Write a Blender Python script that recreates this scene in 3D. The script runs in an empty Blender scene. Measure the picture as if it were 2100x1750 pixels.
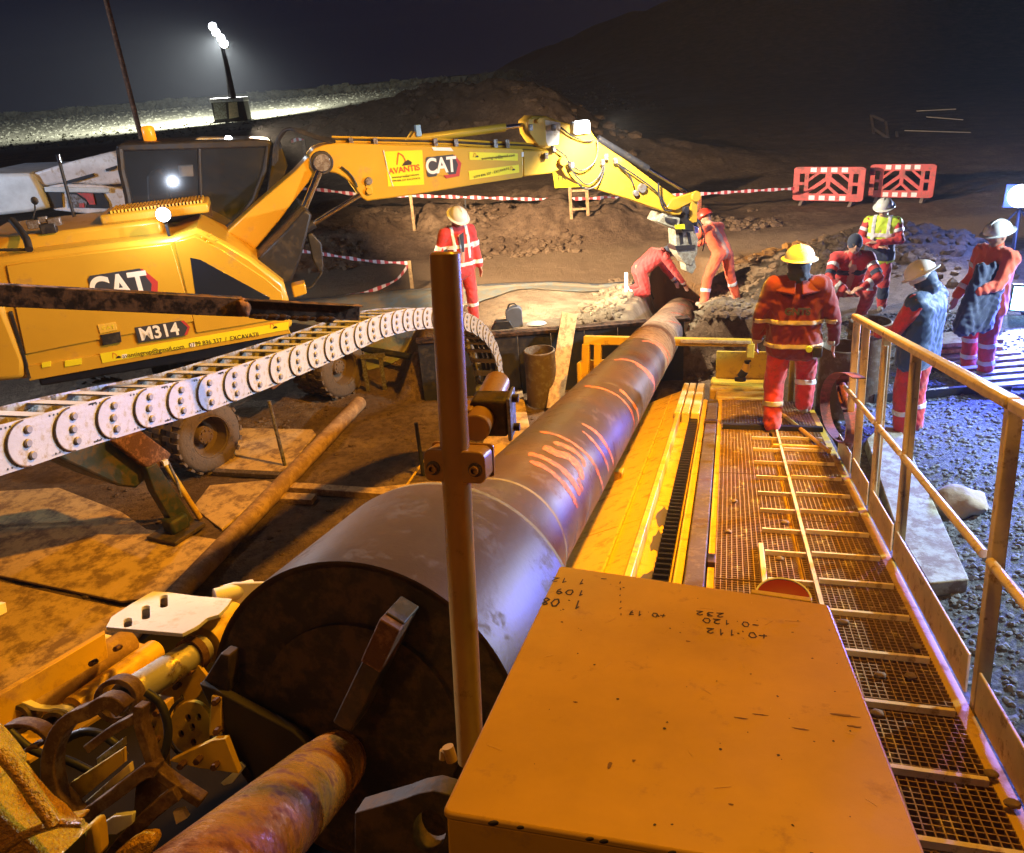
import bpy, bmesh, math, random
import numpy as np
from mathutils import Vector, Matrix, noise
random.seed(7); rng = np.random.default_rng(7)
scn = bpy.context.scene; COL = scn.collection
V = lambda *a: np.array(a, float)
def nrm(v): v = np.asarray(v, float); return v/np.linalg.norm(v)

# ---------------------------------------------------------------- camera
F_PX = 1610.; PITCH = math.radians(24.4); ROLL = math.radians(4.8); CAM = V(0, 0, 4.7)
cF = V(0, math.cos(PITCH), -math.sin(PITCH)); cU0 = V(0, math.sin(PITCH), math.cos(PITCH)); cX0 = V(1, 0, 0)
cR = math.cos(ROLL)*cX0 - math.sin(ROLL)*cU0; cU = math.sin(ROLL)*cX0 + math.cos(ROLL)*cU0
cam = bpy.data.objects.new('camera', bpy.data.cameras.new('camera')); COL.objects.link(cam)
cam.data.sensor_width = 36; cam.data.lens = F_PX/2100*36; cam.data.clip_start = .05; cam.data.clip_end = 2000
cam.matrix_world = Matrix(((cR[0], cU[0], -cF[0], CAM[0]), (cR[1], cU[1], -cF[1], CAM[1]), (cR[2], cU[2], -cF[2], CAM[2]), (0, 0, 0, 1)))
scn.camera = cam

# ---------------------------------------------------------------- night sky, exposure
W = bpy.data.worlds.new('World'); scn.world = W; W.use_nodes = True
nt = W.node_tree; bg = nt.nodes['Background']
tc = nt.nodes.new('ShaderNodeTexCoord'); sp = nt.nodes.new('ShaderNodeSeparateXYZ'); rp = nt.nodes.new('ShaderNodeValToRGB')
nt.links.new(tc.outputs['Generated'], sp.inputs[0]); nt.links.new(sp.outputs['Z'], rp.inputs[0]); nt.links.new(rp.outputs[0], bg.inputs[0])
rp.color_ramp.elements[0].position = 0; rp.color_ramp.elements[0].color = (.0030, .0044, .013, 1)
rp.color_ramp.elements[1].position = .35; rp.color_ramp.elements[1].color = (.0032, .0050, .017, 1)
bg.inputs[1].default_value = 1.0
scn.view_settings.view_transform = 'Standard'; scn.view_settings.look = 'None'
scn.view_settings.exposure = 0; scn.view_settings.gamma = 1
scn.view_settings.use_curve_mapping = False
cy = scn.cycles; cy.max_bounces = 6; cy.diffuse_bounces = 3; cy.glossy_bounces = 3; cy.transmission_bounces = 4; cy.volume_bounces = 0
cy.sample_clamp_indirect = 4; cy.caustics_reflective = False; cy.caustics_refractive = False; cy.use_denoising = True
cy.use_adaptive_sampling = True; cy.adaptive_threshold = .02

def look(o, p, q):
    d = Vector(q) - Vector(p); o.location = p; o.rotation_euler = d.to_track_quat('-Z', 'Y').to_euler()
def lamp(kind, p, q, power, col, size=.3, spot=None, blend=.5):
    l = bpy.data.lights.new(kind.lower()+'_light', kind); l.energy = power; l.color = col
    if kind == 'AREA': l.shape = 'DISK'; l.size = size
    else: l.shadow_soft_size = size
    if spot: l.spot_size = math.radians(spot); l.spot_blend = blend
    o = bpy.data.objects.new(l.name, l); COL.objects.link(o); look(o, p, q); return o
SODIUM = (1, .44, .015); WHITE = (.80, .90, 1); COOL = (.30, .42, 1)

# ---------------------------------------------------------------- rays and frames
def ray(x, y): return cF + cR*(x-1050)/F_PX - cU*(y-875)/F_PX
def Pz(x, y, z): d = ray(x, y); return CAM + d*(z-CAM[2])/d[2]
def Pd(x, y, d): return CAM + ray(x, y)*d
def Pp(x, y, p0, n): d = ray(x, y); return CAM + d*((np.asarray(p0)-CAM)@n)/(d@n)
A = nrm(ray(1496, 508)); L = nrm(np.cross(A, V(0, 0, 1))); U = np.cross(L, A)      # rig axes: along, to the right, up
def RG(l, u, a): return CAM + L*l + U*u + A*a
def Pu(x, y, u): return Pp(x, y, CAM+U*u, U)
def Pl(x, y, l): return Pp(x, y, CAM+L*l, L)
def Pa(x, y, a): return Pp(x, y, CAM+A*a, A)
def lua(P): q = np.asarray(P)-CAM; return q@L, q@U, q@A
EE = nrm(V(1, .29, 0)); EN = nrm(V(.29, -1, 0)); ZZ = V(0, 0, 1)                   # excavator house axes: forward, to its right side, up
EY0 = 12.7
def EX(x, y, n=0.): return Pp(x, y, V(0, EY0, 0)+EN*n, EN)
PIPE_L, PIPE_U, PIPE_R = -.955, -1.283, .305
def Pc(x, y, R=PIPE_R, l=PIPE_L, u=PIPE_U):
    d = ray(x, y); a = (d@L)**2+(d@U)**2; b = -2*((d@L)*l+(d@U)*u); c = l*l+u*u-R*R
    q = max(b*b-4*a*c, 0); return CAM + d*(-b-math.sqrt(q))/2/a

# ---------------------------------------------------------------- objects
WM = {}
def reg(o, world): WM[o.name] = Matrix(world)
def place(o, parent=None, world=None, kind=None, label=None, cat=None, group=None):
    w = Matrix.Identity(4) if world is None else Matrix(world)
    COL.objects.link(o)
    if parent is not None:
        o.parent = parent; o.matrix_parent_inverse = WM[parent.name].inverted()
    o.matrix_basis = w; WM[o.name] = w
    if kind: o['kind'] = kind
    if label: o['label'] = label
    if cat: o['category'] = cat
    if group: o['group'] = group
    return o
def thing(name, label, cat, loc=(0, 0, 0), group=None, rot=None):
    o = bpy.data.objects.new(name, None); o.empty_display_size = .1
    w = Matrix.Translation(Vector(loc))
    if rot is not None: w = w @ rot
    return place(o, None, w, None, label, cat, group)
def inst(name, mesh, world, parent, **k):
    return place(bpy.data.objects.new(name, mesh), parent, world, **k)
def frame(o, X, Y, Z):
    return Matrix(((X[0], Y[0], Z[0], o[0]), (X[1], Y[1], Z[1], o[1]), (X[2], Y[2], Z[2], o[2]), (0, 0, 0, 1)))
def copy_tree(src, world, label=None, group=None, parent=None):
    c = src.copy(); COL.objects.link(c)
    if parent is None:
        c.parent = None; c.matrix_basis = Matrix(world); WM[c.name] = Matrix(world)
    else:
        c.parent = parent; WM[c.name] = WM[parent.name] @ c.matrix_parent_inverse @ c.matrix_basis
    if label: c['label'] = label
    if group: c['group'] = group
    for ch in list(src.children): copy_tree(ch, None, None, None, c)
    return c

class MB:
    def __init__(s): s.v = []; s.f = []; s.m = []; s.cur = 0
    def add(s, vs, fs):
        o = len(s.v); s.v += [tuple(map(float, p)) for p in vs]
        for f in fs: s.f.append(tuple(i+o for i in f)); s.m.append(s.cur)
        return s
    def box(s, c, X, Y, Z):
        c, X, Y, Z = map(np.asarray, (c, X, Y, Z))
        vs = [c+a*X+b*Y+d*Z for a in (-1, 1) for b in (-1, 1) for d in (-1, 1)]
        return s.add(vs, [(0, 1, 3, 2), (4, 6, 7, 5), (0, 4, 5, 1), (2, 3, 7, 6), (0, 2, 6, 4), (1, 5, 7, 3)])
    def abox(s, c, sz): return s.box(c, V(sz[0]/2, 0, 0), V(0, sz[1]/2, 0), V(0, 0, sz[2]/2))
    def bar(s, p, q, w, h, up=(0, 0, 1)):
        p, q = np.asarray(p, float), np.asarray(q, float); d = q-p; n = nrm(d); x = np.cross(n, up)
        if np.linalg.norm(x) < 1e-3: x = np.cross(n, (1, 0, 0))
        x = nrm(x); z = np.cross(x, n); return s.box((p+q)/2, d/2, x*w/2, z*h/2)
    def prism(s, pts, off):
        pts = [np.asarray(p, float) for p in pts]; n = len(pts); off = np.asarray(off, float)
        c = sum(pts)/n; ar = sum((np.cross(pts[i]-c, pts[(i+1) % n]-c) for i in range(n)), V(0, 0, 0))
        if ar@off > 0: pts = pts[::-1]
        vs = pts+[p+off for p in pts]
        return s.add(vs, [tuple(range(n)), tuple(range(2*n-1, n-1, -1))]+[(i, i+n, (i+1) % n+n, (i+1) % n) for i in range(n)])
    def holed(s, outer, holes, off):
        """polygon with holes extruded by off (filled through bmesh)"""
        bm = bmesh.new(); es = []
        for lp in [outer]+holes:
            vv = [bm.verts.new(tuple(p)) for p in lp]
            es += [bm.edges.new((vv[i], vv[(i+1) % len(vv)])) for i in range(len(vv))]
        bmesh.ops.triangle_fill(bm, use_beauty=True, edges=es)
        g = bmesh.ops.extrude_face_region(bm, geom=bm.faces[:]+bm.edges[:]+bm.verts[:])
        bmesh.ops.translate(bm, vec=Vector(off), verts=[e for e in g['geom'] if isinstance(e, bmesh.types.BMVert)])
        bmesh.ops.recalc_face_normals(bm, faces=bm.faces)
        bm.verts.ensure_lookup_table(); bm.verts.index_update()
        s.add([v.co for v in bm.verts], [tuple(v.index for v in f.verts) for f in bm.faces]); bm.free(); return s
    def ringpts(s, c, n, r, seg, ref=None):
        n = nrm(n); x = np.cross(n, (0, 0, 1) if ref is None else ref)
        if np.linalg.norm(x) < 1e-3: x = np.cross(n, (1, 0, 0))
        x = nrm(x); y = np.cross(n, x)
        return [np.asarray(c)+r*(math.cos(t)*x+math.sin(t)*y) for t in np.linspace(0, 2*math.pi, seg, endpoint=False)]
    def cyl(s, p, q, r, r2=None, seg=16, caps=True):
        p, q = np.asarray(p, float), np.asarray(q, float); r2 = r if r2 is None else r2; n = q-p
        vs = s.ringpts(p, n, r, seg)+s.ringpts(q, n, r2, seg)
        fs = [(i, (i+1) % seg, (i+1) % seg+seg, i+seg) for i in range(seg)]
        if caps: fs += [tuple(range(seg-1, -1, -1)), tuple(range(seg, 2*seg))]
        return s.add(vs, fs)
    def lathe(s, p, n, prof, seg=24):
        """prof: (distance along n, radius) list"""
        p = np.asarray(p, float); n = nrm(n); vs = []; fs = []; k = len(prof)
        for (d, r) in prof: vs += s.ringpts(p+n*d, n, max(r, 1e-4), seg)
        for j in range(k-1):
            fs += [(j*seg+i, j*seg+(i+1) % seg, (j+1)*seg+(i+1) % seg, (j+1)*seg+i) for i in range(seg)]
        return s.add(vs, fs)
    def tube(s, pts, r, seg=8, closed=False):
        pts = [np.asarray(p, float) for p in pts]; n = len(pts)
        rr = r if hasattr(r, '__len__') else [r]*n
        x = None; vs = []
        for i, p in enumerate(pts):
            a = pts[i-1] if (i or closed) else p; b = pts[(i+1) % n] if (i < n-1 or closed) else p
            t = nrm(b-a)
            if x is None:
                x = np.cross(t, (0, 0, 1)); x = nrm(x if np.linalg.norm(x) > 1e-3 else np.cross(t, (1, 0, 0)))
            else: x = nrm(x-t*(x@t))
            y = np.cross(t, x)
            vs += [p+rr[i]*(math.cos(k)*x+math.sin(k)*y) for k in np.linspace(0, 2*math.pi, seg, endpoint=False)]
        m = n if closed else n-1
        fs = [(i*seg+k, i*seg+(k+1) % seg, ((i+1) % n)*seg+(k+1) % seg, ((i+1) % n)*seg+k) for i in range(m) for k in range(seg)]
        if not closed: fs += [tuple(range(seg-1, -1, -1)), tuple(range((n-1)*seg, n*seg))]
        return s.add(vs, fs)
    def sph(s, c, r, seg=16, rings=10, sc=(1, 1, 1), M=None):
        vs = []; fs = []
        for j in range(rings+1):
            t = math.pi*j/rings
            for i in range(seg):
                k = 2*math.pi*i/seg; p = V(math.sin(t)*math.cos(k)*sc[0], math.sin(t)*math.sin(k)*sc[1], math.cos(t)*sc[2])*r
                vs.append((p if M is None else M@p)+np.asarray(c))
        for j in range(rings):
            for i in range(seg): fs.append((j*seg+i, (j+1)*seg+i, (j+1)*seg+(i+1) % seg, j*seg+(i+1) % seg))
        return s.add(vs, fs)
    def sweep(s, pts, prof, closed=False, up=(0, 0, 1)):
        """sweep a flat profile [(side, up)] along pts"""
        pts = [np.asarray(p, float) for p in pts]; n = len(pts); k = len(prof); vs = []
        for i, p in enumerate(pts):
            a = pts[max(i-1, 0)]; b = pts[min(i+1, n-1)]; t = nrm(b-a); x = nrm(np.cross(t, up)); y = np.cross(x, t)
            vs += [p+x*u_+y*w_ for u_, w_ in prof]
        fs = [(i*k+j, i*k+(j+1) % k, (i+1)*k+(j+1) % k, (i+1)*k+j) for i in range(n-1) for j in range(k)]
        fs += [tuple(range(k-1, -1, -1)), tuple(range((n-1)*k, n*k))]
        return s.add(vs, fs)
    def mesh(s, name, mats, smooth=True, ang=40):
        me = bpy.data.meshes.new(name); me.from_pydata(s.v, [], s.f)
        for m in (mats if isinstance(mats, (list, tuple)) else [mats]): me.materials.append(m)
        me.polygons.foreach_set('material_index', s.m)
        me.validate(); me.update()
        bm = bmesh.new(); bm.from_mesh(me); bmesh.ops.recalc_face_normals(bm, faces=bm.faces); bm.to_mesh(me); bm.free()
        if smooth:
            me.polygons.foreach_set('use_smooth', [True]*len(me.polygons)); me.set_sharp_from_angle(angle=math.radians(ang))
        return me
    def build(s, name, mats, parent=None, bevel=0, smooth=True, ang=40, world=None, **k):
        o = bpy.data.objects.new(name, s.mesh(name, mats, smooth, ang))
        if bevel:
            b = o.modifiers.new('bevel', 'BEVEL'); b.width = bevel; b.segments = 2; b.limit_method = 'ANGLE'; b.angle_limit = math.radians(50)
        return place(o, parent, world, **k)

# ---------------------------------------------------------------- materials
def mat(name, col, rough=.5, metal=0., var=.25, dirt=None, dirt_amt=.0, scale=3., bump=.0, bscale=40., emit=None, estr=0, alpha=None, coat=0, sheen=0, col2=None, mix2=.5, wear=None):
    m = bpy.data.materials.new(name); m.use_nodes = True; t = m.node_tree; N = t.nodes; Lk = t.links
    b = N['Principled BSDF']; b.inputs['Roughness'].default_value = rough; b.inputs['Metallic'].default_value = metal
    if coat: b.inputs['Coat Weight'].default_value = coat; b.inputs['Coat Roughness'].default_value = .15
    if sheen: b.inputs['Sheen Weight'].default_value = sheen
    c = tuple(col)+(1,)
    tcn = N.new('ShaderNodeTexCoord'); nz = N.new('ShaderNodeTexNoise'); nz.inputs['Scale'].default_value = scale; nz.inputs['Detail'].default_value = 6; nz.inputs['Roughness'].default_value = .6
    Lk.new(tcn.outputs['Object'], nz.inputs['Vector'])
    def ramp(src, lo, hi, c0, c1):
        r = N.new('ShaderNodeValToRGB'); r.color_ramp.elements[0].position = lo; r.color_ramp.elements[1].position = hi
        r.color_ramp.elements[0].color = c0; r.color_ramp.elements[1].color = c1; Lk.new(src, r.inputs[0]); return r
    dk = tuple(x*(1-var) for x in col)+(1,); lt = tuple(min(1, x*(1+var*.6)) for x in col)+(1,)
    out = ramp(nz.outputs['Fac'], .3, .7, dk, lt).outputs[0]
    def mixc(fac, c0, c1):
        x = N.new('ShaderNodeMix'); x.data_type = 'RGBA'; Lk.new(fac, x.inputs[0])
        for s_, i_ in ((c0, 6), (c1, 7)):
            if isinstance(s_, tuple): x.inputs[i_].default_value = s_ if len(s_) == 4 else s_+(1,)
            else: Lk.new(s_, x.inputs[i_])
        return x.outputs[2]
    if col2:
        n2 = N.new('ShaderNodeTexNoise'); n2.inputs['Scale'].default_value = scale*.37; n2.inputs['Detail'].default_value = 4; Lk.new(tcn.outputs['Object'], n2.inputs['Vector'])
        out = mixc(ramp(n2.outputs['Fac'], mix2-.08, mix2+.08, (0,)*3+(1,), (1,)*4).outputs[0], out, tuple(col2))
    if dirt:
        n3 = N.new('ShaderNodeTexNoise'); n3.inputs['Scale'].default_value = scale*2.3; n3.inputs['Detail'].default_value = 9; n3.inputs['Roughness'].default_value = .72
        Lk.new(tcn.outputs['Object'], n3.inputs['Vector'])
        fac = ramp(n3.outputs['Fac'], 1-dirt_amt-.42, 1-dirt_amt-.30, (0, 0, 0, 1), (1,)*4).outputs[0]
        out = mixc(fac, out, tuple(dirt))
        r2 = N.new('ShaderNodeMapRange'); Lk.new(fac, r2.inputs[0]); r2.inputs[3].default_value = rough; r2.inputs[4].default_value = max(rough, .8); Lk.new(r2.outputs[0], b.inputs['Roughness'])
    else:
        r2 = N.new('ShaderNodeMapRange'); Lk.new(nz.outputs['Fac'], r2.inputs[0]); r2.inputs[3].default_value = max(.05, rough*.75); r2.inputs[4].default_value = min(1, rough*1.3); Lk.new(r2.outputs[0], b.inputs['Roughness'])
    if wear:      # scratched or chipped edges (pointiness)
        g = N.new('ShaderNodeNewGeometry'); out = mixc(ramp(g.outputs['Pointiness'], .53, .6, (0, 0, 0, 1), (1,)*4).outputs[0], out, tuple(wear))
    Lk.new(out, b.inputs['Base Color'])
    if bump:
        nb = N.new('ShaderNodeTexNoise'); nb.inputs['Scale'].default_value = bscale; nb.inputs['Detail'].default_value = 8; Lk.new(tcn.outputs['Object'], nb.inputs['Vector'])
        bp = N.new('ShaderNodeBump'); bp.inputs['Strength'].default_value = min(1, bump); bp.inputs['Distance'].default_value = .02*max(1, bump); Lk.new(nb.outputs['Fac'], bp.inputs['Height']); Lk.new(bp.outputs[0], b.inputs['Normal'])
    if emit: b.inputs['Emission Color'].default_value = tuple(emit)+(1,); b.inputs['Emission Strength'].default_value = estr
    if alpha: b.inputs['Transmission Weight'].default_value = alpha
    return m
MUD = (.13, .085, .05)
M = {}
M['cat'] = mat('yellow_paint', (.56, .345, .028), .38, var=.1, dirt=(.42, .26, .06), dirt_amt=.0, scale=1.2, coat=.3)
M['rig'] = mat('rig_yellow_paint', (.64, .41, .03), .45, var=.12, dirt=(.38, .22, .05), dirt_amt=.06, scale=3)
M['rigclean'] = mat('cabinet_paint', (.58, .33, .015), .45, var=.14, dirt=(.40, .22, .05), dirt_amt=.0, scale=5, bump=.04, bscale=15)
M['rail'] = mat('railing_paint', (.82, .66, .40), .36, dirt=(.36, .22, .10), dirt_amt=.03, scale=6)
M['scaf'] = mat('scaffold_paint', (.40, .22, .06), .33, var=.12, dirt=(.2, .1, .03), dirt_amt=.0, scale=8, bump=.06, bscale=60)
M['chain'] = mat('chain_steel', (.36, .36, .40), .5, metal=.25, var=.18, dirt=(.24, .21, .18), dirt_amt=.06, scale=5, bump=.08)
M['steel'] = mat('dull_steel', (.30, .30, .32), .4, metal=.6, dirt=(.15, .12, .1), dirt_amt=.15, scale=8)
M['chrome'] = mat('chrome_rod', (.7, .7, .72), .15, metal=1, var=.08)
M['pipe'] = mat('pipe_steel', (.095, .054, .028), .42, metal=.25, var=.22, dirt=(.10, .07, .05), dirt_amt=.03, scale=3, bump=.04, bscale=60, col2=(.062, .048, .045), mix2=.52)
M['pipe'].node_tree.nodes['Principled BSDF'].inputs['Specular IOR Level'].default_value = .3
M['weld'] = mat('weld_seam', (.13, .10, .04), .6, metal=.1, dirt=(.19, .15, .07), dirt_amt=.2, scale=9, bump=.3, bscale=90)
M['spray'] = mat('orange_spray', (.82, .15, .045), .75, var=.3, dirt=(.16, .08, .05), dirt_amt=.17, scale=16)
M['rust'] = mat('rusty_steel', (.30, .14, .065), .5, metal=.3, dirt=(.12, .055, .03), dirt_amt=.2, scale=5, bump=.35, bscale=45)
M['rustrod'] = mat('wet_rusty_rod', (.60, .27, .04), .26, metal=.25, dirt=(.20, .06, .015), dirt_amt=.10, scale=9, bump=.3, bscale=55, coat=.5)
M['bronze'] = mat('brown_cast_frame', (.20, .12, .06), .45, metal=.2, dirt=(.10, .05, .03), dirt_amt=.15, scale=9, bump=.2)
M['casting'] = mat('rough_yellow_casting', (.88, .45, .015), .22, var=.35, dirt=(.25, .12, .02), dirt_amt=.03, scale=60, bump=.9, bscale=130, coat=.7)
M['white'] = mat('white_paint', (.72, .72, .74), .4, dirt=(.45, .38, .3), dirt_amt=.05, scale=3)
M['black'] = mat('black_rubber', (.018, .018, .022), .5, dirt=(.06, .05, .04), dirt_amt=.08)
M['dkmetal'] = mat('dark_machine_metal', (.02, .021, .028), .45, metal=.1, dirt=(.04, .032, .025), dirt_amt=.08, scale=5)
M['flange'] = mat('dark_flange', (.045, .034, .028), .6, metal=.2, dirt=(.11, .07, .045), dirt_amt=.12, scale=5, bump=.2)
M['beam'] = mat('black_oily_beam', (.025, .018, .018), .35, metal=.5, dirt=(.10, .055, .035), dirt_amt=.14, scale=7, bump=.1)
M['brownrail'] = mat('worn_brown_rail', (.17, .125, .10), .5, metal=.3, dirt=(.10, .07, .05), dirt_amt=.2, scale=6, bump=.15)
M['rackm'] = mat('greased_rack', (.05, .045, .05), .25, metal=.7)
M['grate'] = mat('grating_steel', (.85, .66, .26), .38, metal=.1, dirt=(.28, .17, .07), dirt_amt=.25, scale=4)
M['glass'] = mat('cab_glass', (.03, .04, .06), .04, metal=0, var=.05, coat=1)
M['tint'] = mat('tinted_glass', (.015, .02, .035), .08, var=.05, coat=.6)
M['tyre'] = mat('muddy_tyre', (.05, .042, .035), .85, dirt=(.11, .075, .048), dirt_amt=.24, scale=5, bump=.4, bscale=30)
M['rim'] = mat('yellow_rim', (.28, .17, .06), .6, dirt=(.13, .085, .05), dirt_amt=.3, scale=5, bump=.1)
M['wood'] = mat('timber', (.50, .34, .16), .65, dirt=(.28, .17, .08), dirt_amt=.12, scale=6, bump=.15, bscale=25)
M['mat'] = mat('steel_road_plate', (.60, .41, .19), .7, metal=.0, var=.2, dirt=(.24, .15, .085), dirt_amt=.12, scale=1.6, bump=.25, bscale=22)
M['slab'] = mat('concrete_slab', (.42, .46, .41), .8, dirt=(.22, .19, .15), dirt_amt=.15, scale=2.5, bump=.2)
M['redplastic'] = mat('red_barrier_plastic', (.55, .07, .07), .5, dirt=(.25, .1, .09), dirt_amt=.08)
M['refl'] = mat('reflective_tape', (.75, .76, .80), .4, var=.08)
M['reflred'] = mat('reflective_red', (.6, .06, .06), .4, var=.1)
M['cover'] = mat('red_coverall', (.60, .04, .045), .75, var=.22, dirt=(.36, .05, .05), dirt_amt=.08, scale=5, bump=.3, bscale=18, sheen=.3)
M['coverdark'] = mat('dark_red_jacket', (.155, .008, .034), .75, var=.25, scale=5, bump=.3, bscale=18, sheen=.3)
M['coverorange'] = mat('orange_coverall', (.80, .12, .05), .75, var=.15, scale=5, bump=.3, bscale=18, sheen=.3)
M['navy'] = mat('navy_cloth', (.025, .04, .085), .8, var=.2, bump=.3, bscale=20, sheen=.3)
M['vestblue'] = mat('blue_body_warmer', (.025, .065, .17), .55, var=.2, bump=.3, bscale=15, sheen=.2)
M['hivis'] = mat('hi_vis_yellow', (.62, .85, .06), .6, var=.12, bump=.2, bscale=18)
M['skin'] = mat('skin', (.52, .30, .22), .5, var=.08)
M['helmet'] = mat('white_helmet', (.78, .80, .78), .3, var=.05, coat=.4)
M['helmetred'] = mat('red_helmet', (.6, .05, .03), .35, var=.08)
M['boot'] = mat('leather_boot', (.10, .10, .10), .6, dirt=(.26, .22, .18), dirt_amt=.25, scale=9)
M['strap'] = mat('red_webbing_strap', (.28, .07, .05), .7, dirt=(.16, .06, .04), dirt_amt=.15, scale=8, bump=.2)
M['grass'] = mat('dry_grass', (.21, .205, .15), .9, var=.5, scale=.6)
M['tapem'] = mat('tape_white', (.72, .66, .70), .5, var=.05)
M['taper'] = mat('tape_red', (.5, .06, .07), .5, var=.05)
M['sticker'] = mat('bright_yellow_sticker', (.80, .74, .02), .4, var=.04)
M['stickpale'] = mat('pale_yellow_sticker', (.72, .50, .08), .4, var=.04)
M['ink'] = mat('black_ink', (.03, .02, .015), .6, var=.1)
M['inkred'] = mat('red_print', (.62, .10, .02), .5, var=.1)
M['logowhite'] = mat('logo_white', (.85, .85, .87), .4, var=.02)
M['logoblack'] = mat('logo_black', (.045, .05, .07), .4, var=.05)
M['logored'] = mat('logo_red', (.45, .05, .05), .4, var=.05)
M['yellowlamp'] = mat('beacon_orange', (.9, .25, .01), .3, emit=(1, .30, .01), estr=.9)
M['clod'] = mat('dry_clods', (.23, .155, .095), .95, var=.5, scale=3, bump=.5, bscale=20)
M['stone'] = mat('grey_gravel', (.15, .17, .19), .95, var=.45, scale=2.5, bump=.2)
M['boulder'] = mat('pale_boulder', (.36, .31, .24), .85, var=.35, scale=2.5, bump=.5, bscale=14)
M['greypaint'] = mat('grey_green_cast', (.36, .38, .32), .6, dirt=(.22, .2, .16), dirt_amt=.15, scale=7)
def emis(name, col, s):
    m = bpy.data.materials.new(name); m.use_nodes = True; b = m.node_tree.nodes['Principled BSDF']
    b.inputs['Base Color'].default_value = (.8, .8, .8, 1); b.inputs['Emission Color'].default_value = tuple(col)+(1,); b.inputs['Emission Strength'].default_value = s; return m
M['tanpipe'] = mat('muddy_tan_pipe', (.38, .24, .12), .6, dirt=(.24, .14, .07), dirt_amt=.15, scale=3, bump=.2)
M['farpipe'] = mat('tan_far_pipe', (.27, .17, .10), .6, dirt=(.16, .09, .05), dirt_amt=.12, scale=5, bump=.1)  # far length is a lighter tan than the near pipe
M['dullband'] = mat('dull_reflective_band', (.50, .44, .36), .5, var=.1)
M['led'] = emis('lit_led', (.86, .93, 1), 30); M['ledblue'] = emis('lit_led_cool', (.35, .85, 1), 12)
# ---------------------------------------------------------------- lamps of the place, plus unseen ones added outside the frame
P_WORK = Pd(2093, 402, 13.5)          # LED flood at the right edge
P_BOOM = EX(1192, 262, .25)           # worklight on the boom knuckle
P_HOUSE = EX(335, 440, 1.15)          # worklight on the excavator deck
P_CAB = EX(470, 285, -.5)
P_TOWER = Pd(449, 70, 75)
lamp('SPOT', P_WORK+V(-.3, -.3, .05), (1.0, 5.5, 1.4), 1500, (.62, .74, 1), .12, 130, .8)
lamp('POINT', P_WORK+V(-.35, -.35, .0), (0, 0, 0), 300, (.10, .20, 1), .1)
lamp('SPOT', Pd(2250, 560, 9.2), (4.9, 6.8, .6), 3400, (.10, .15, 1), .2, 96, .8)     # unseen blue lamp added past the right edge to make the blue glow
lamp('SPOT', Pd(2104, 612, 11.5)+V(-.4, -.4, .1), (6.2, 6.3, .9), 6000, (.20, .24, 1), .12, 84, .8)
lamp('SPOT', V(9.0, 6.4, 4.4), (-.5, 7.1, 2.5), 5200, (.70, .87, .97), .15, 72, .35)     # cool white flood standing off to the right of the picture
lamp('SPOT', P_BOOM+V(.3, -1.15, .2), (3.4, 14.0, 0), 1500, (1, .86, .64), .1, 140, .5)
lamp('SPOT', P_BOOM+V(.0, -.25, .25), (2.2, 13.4, 3.4), 90, WHITE, .08, 120, .8)
lamp('POINT', P_HOUSE+V(.05, -.35, .12), (0, 0, 0), 60, (.72, .82, 1), .06)
lamp('SPOT', V(-6.2, 6.4, 6.9), tuple(RG(-1.80, -1.15, 1.95)), 2600, (.84, .86, 1), .05, 17, .35)     # unseen narrow cool spot added at the left to whiten the clamp plate
lamp('SPOT', P_CAB+V(.3, .2, .1), (.2, 16.2, .4), 14000, (1, .72, .44), .08, 104, .7)
lamp('SPOT', P_TOWER+V(0, 0, -.4), P_TOWER+V(-5, 5, -8), 110000, (.97, 1, .92), .4, 150, .5)
lamp('SPOT', V(1.5, 3.0, 7.4), (-.4, 3.8, 1.2), 680, SODIUM, .16, 124, .4)      # sodium floods on the rig's mast, above the frame
lamp('SPOT', V(-17, 9, 5.5), (-12, 17, 2), 4200, (.62, .76, 1), .2, 110, .5)     # unseen cool lamp added at the left to brighten the truck
lamp('SPOT', V(3.3, 6.0, 7.6), (-3.6, 7.4, .6), 6400, SODIUM, .16, 92, .5)
lamp('POINT', V(-1.3, -.5, 5.7), (0, 0, 0), 46, (1, .42, .05), .25)  # weak warm fill added near the camera, no lamp stands there
P_WB = P_WORK

# ---------------------------------------------------------------- ground
def sst(a, b, x): t = np.clip((np.asarray(x, float)-a)/(b-a), 0, 1); return t*t*(3-2*t)
def vnoise(x, y, s, seed=0):
    x = np.asarray(x)*s+seed*17.3; y = np.asarray(y)*s-seed*9.1
    xi = np.floor(x).astype(int); yi = np.floor(y).astype(int); fx = x-xi; fy = y-yi; fx = fx*fx*(3-2*fx); fy = fy*fy*(3-2*fy)
    def h(i, j): n = (i*374761393+j*668265263+seed*1442695041) & 0x7fffffff; n = ((n ^ (n >> 13))*1274126177) & 0x7fffffff; return ((n ^ (n >> 16)) & 0xffff)/65535.
    return (h(xi, yi)*(1-fx)+h(xi+1, yi)*fx)*(1-fy)+(h(xi, yi+1)*(1-fx)+h(xi+1, yi+1)*fx)*fy-.5
def fbm(x, y, s, seed=0, o=4): return sum(vnoise(x, y, s*2**k, seed+k)/1.8**k for k in range(o))
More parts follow.
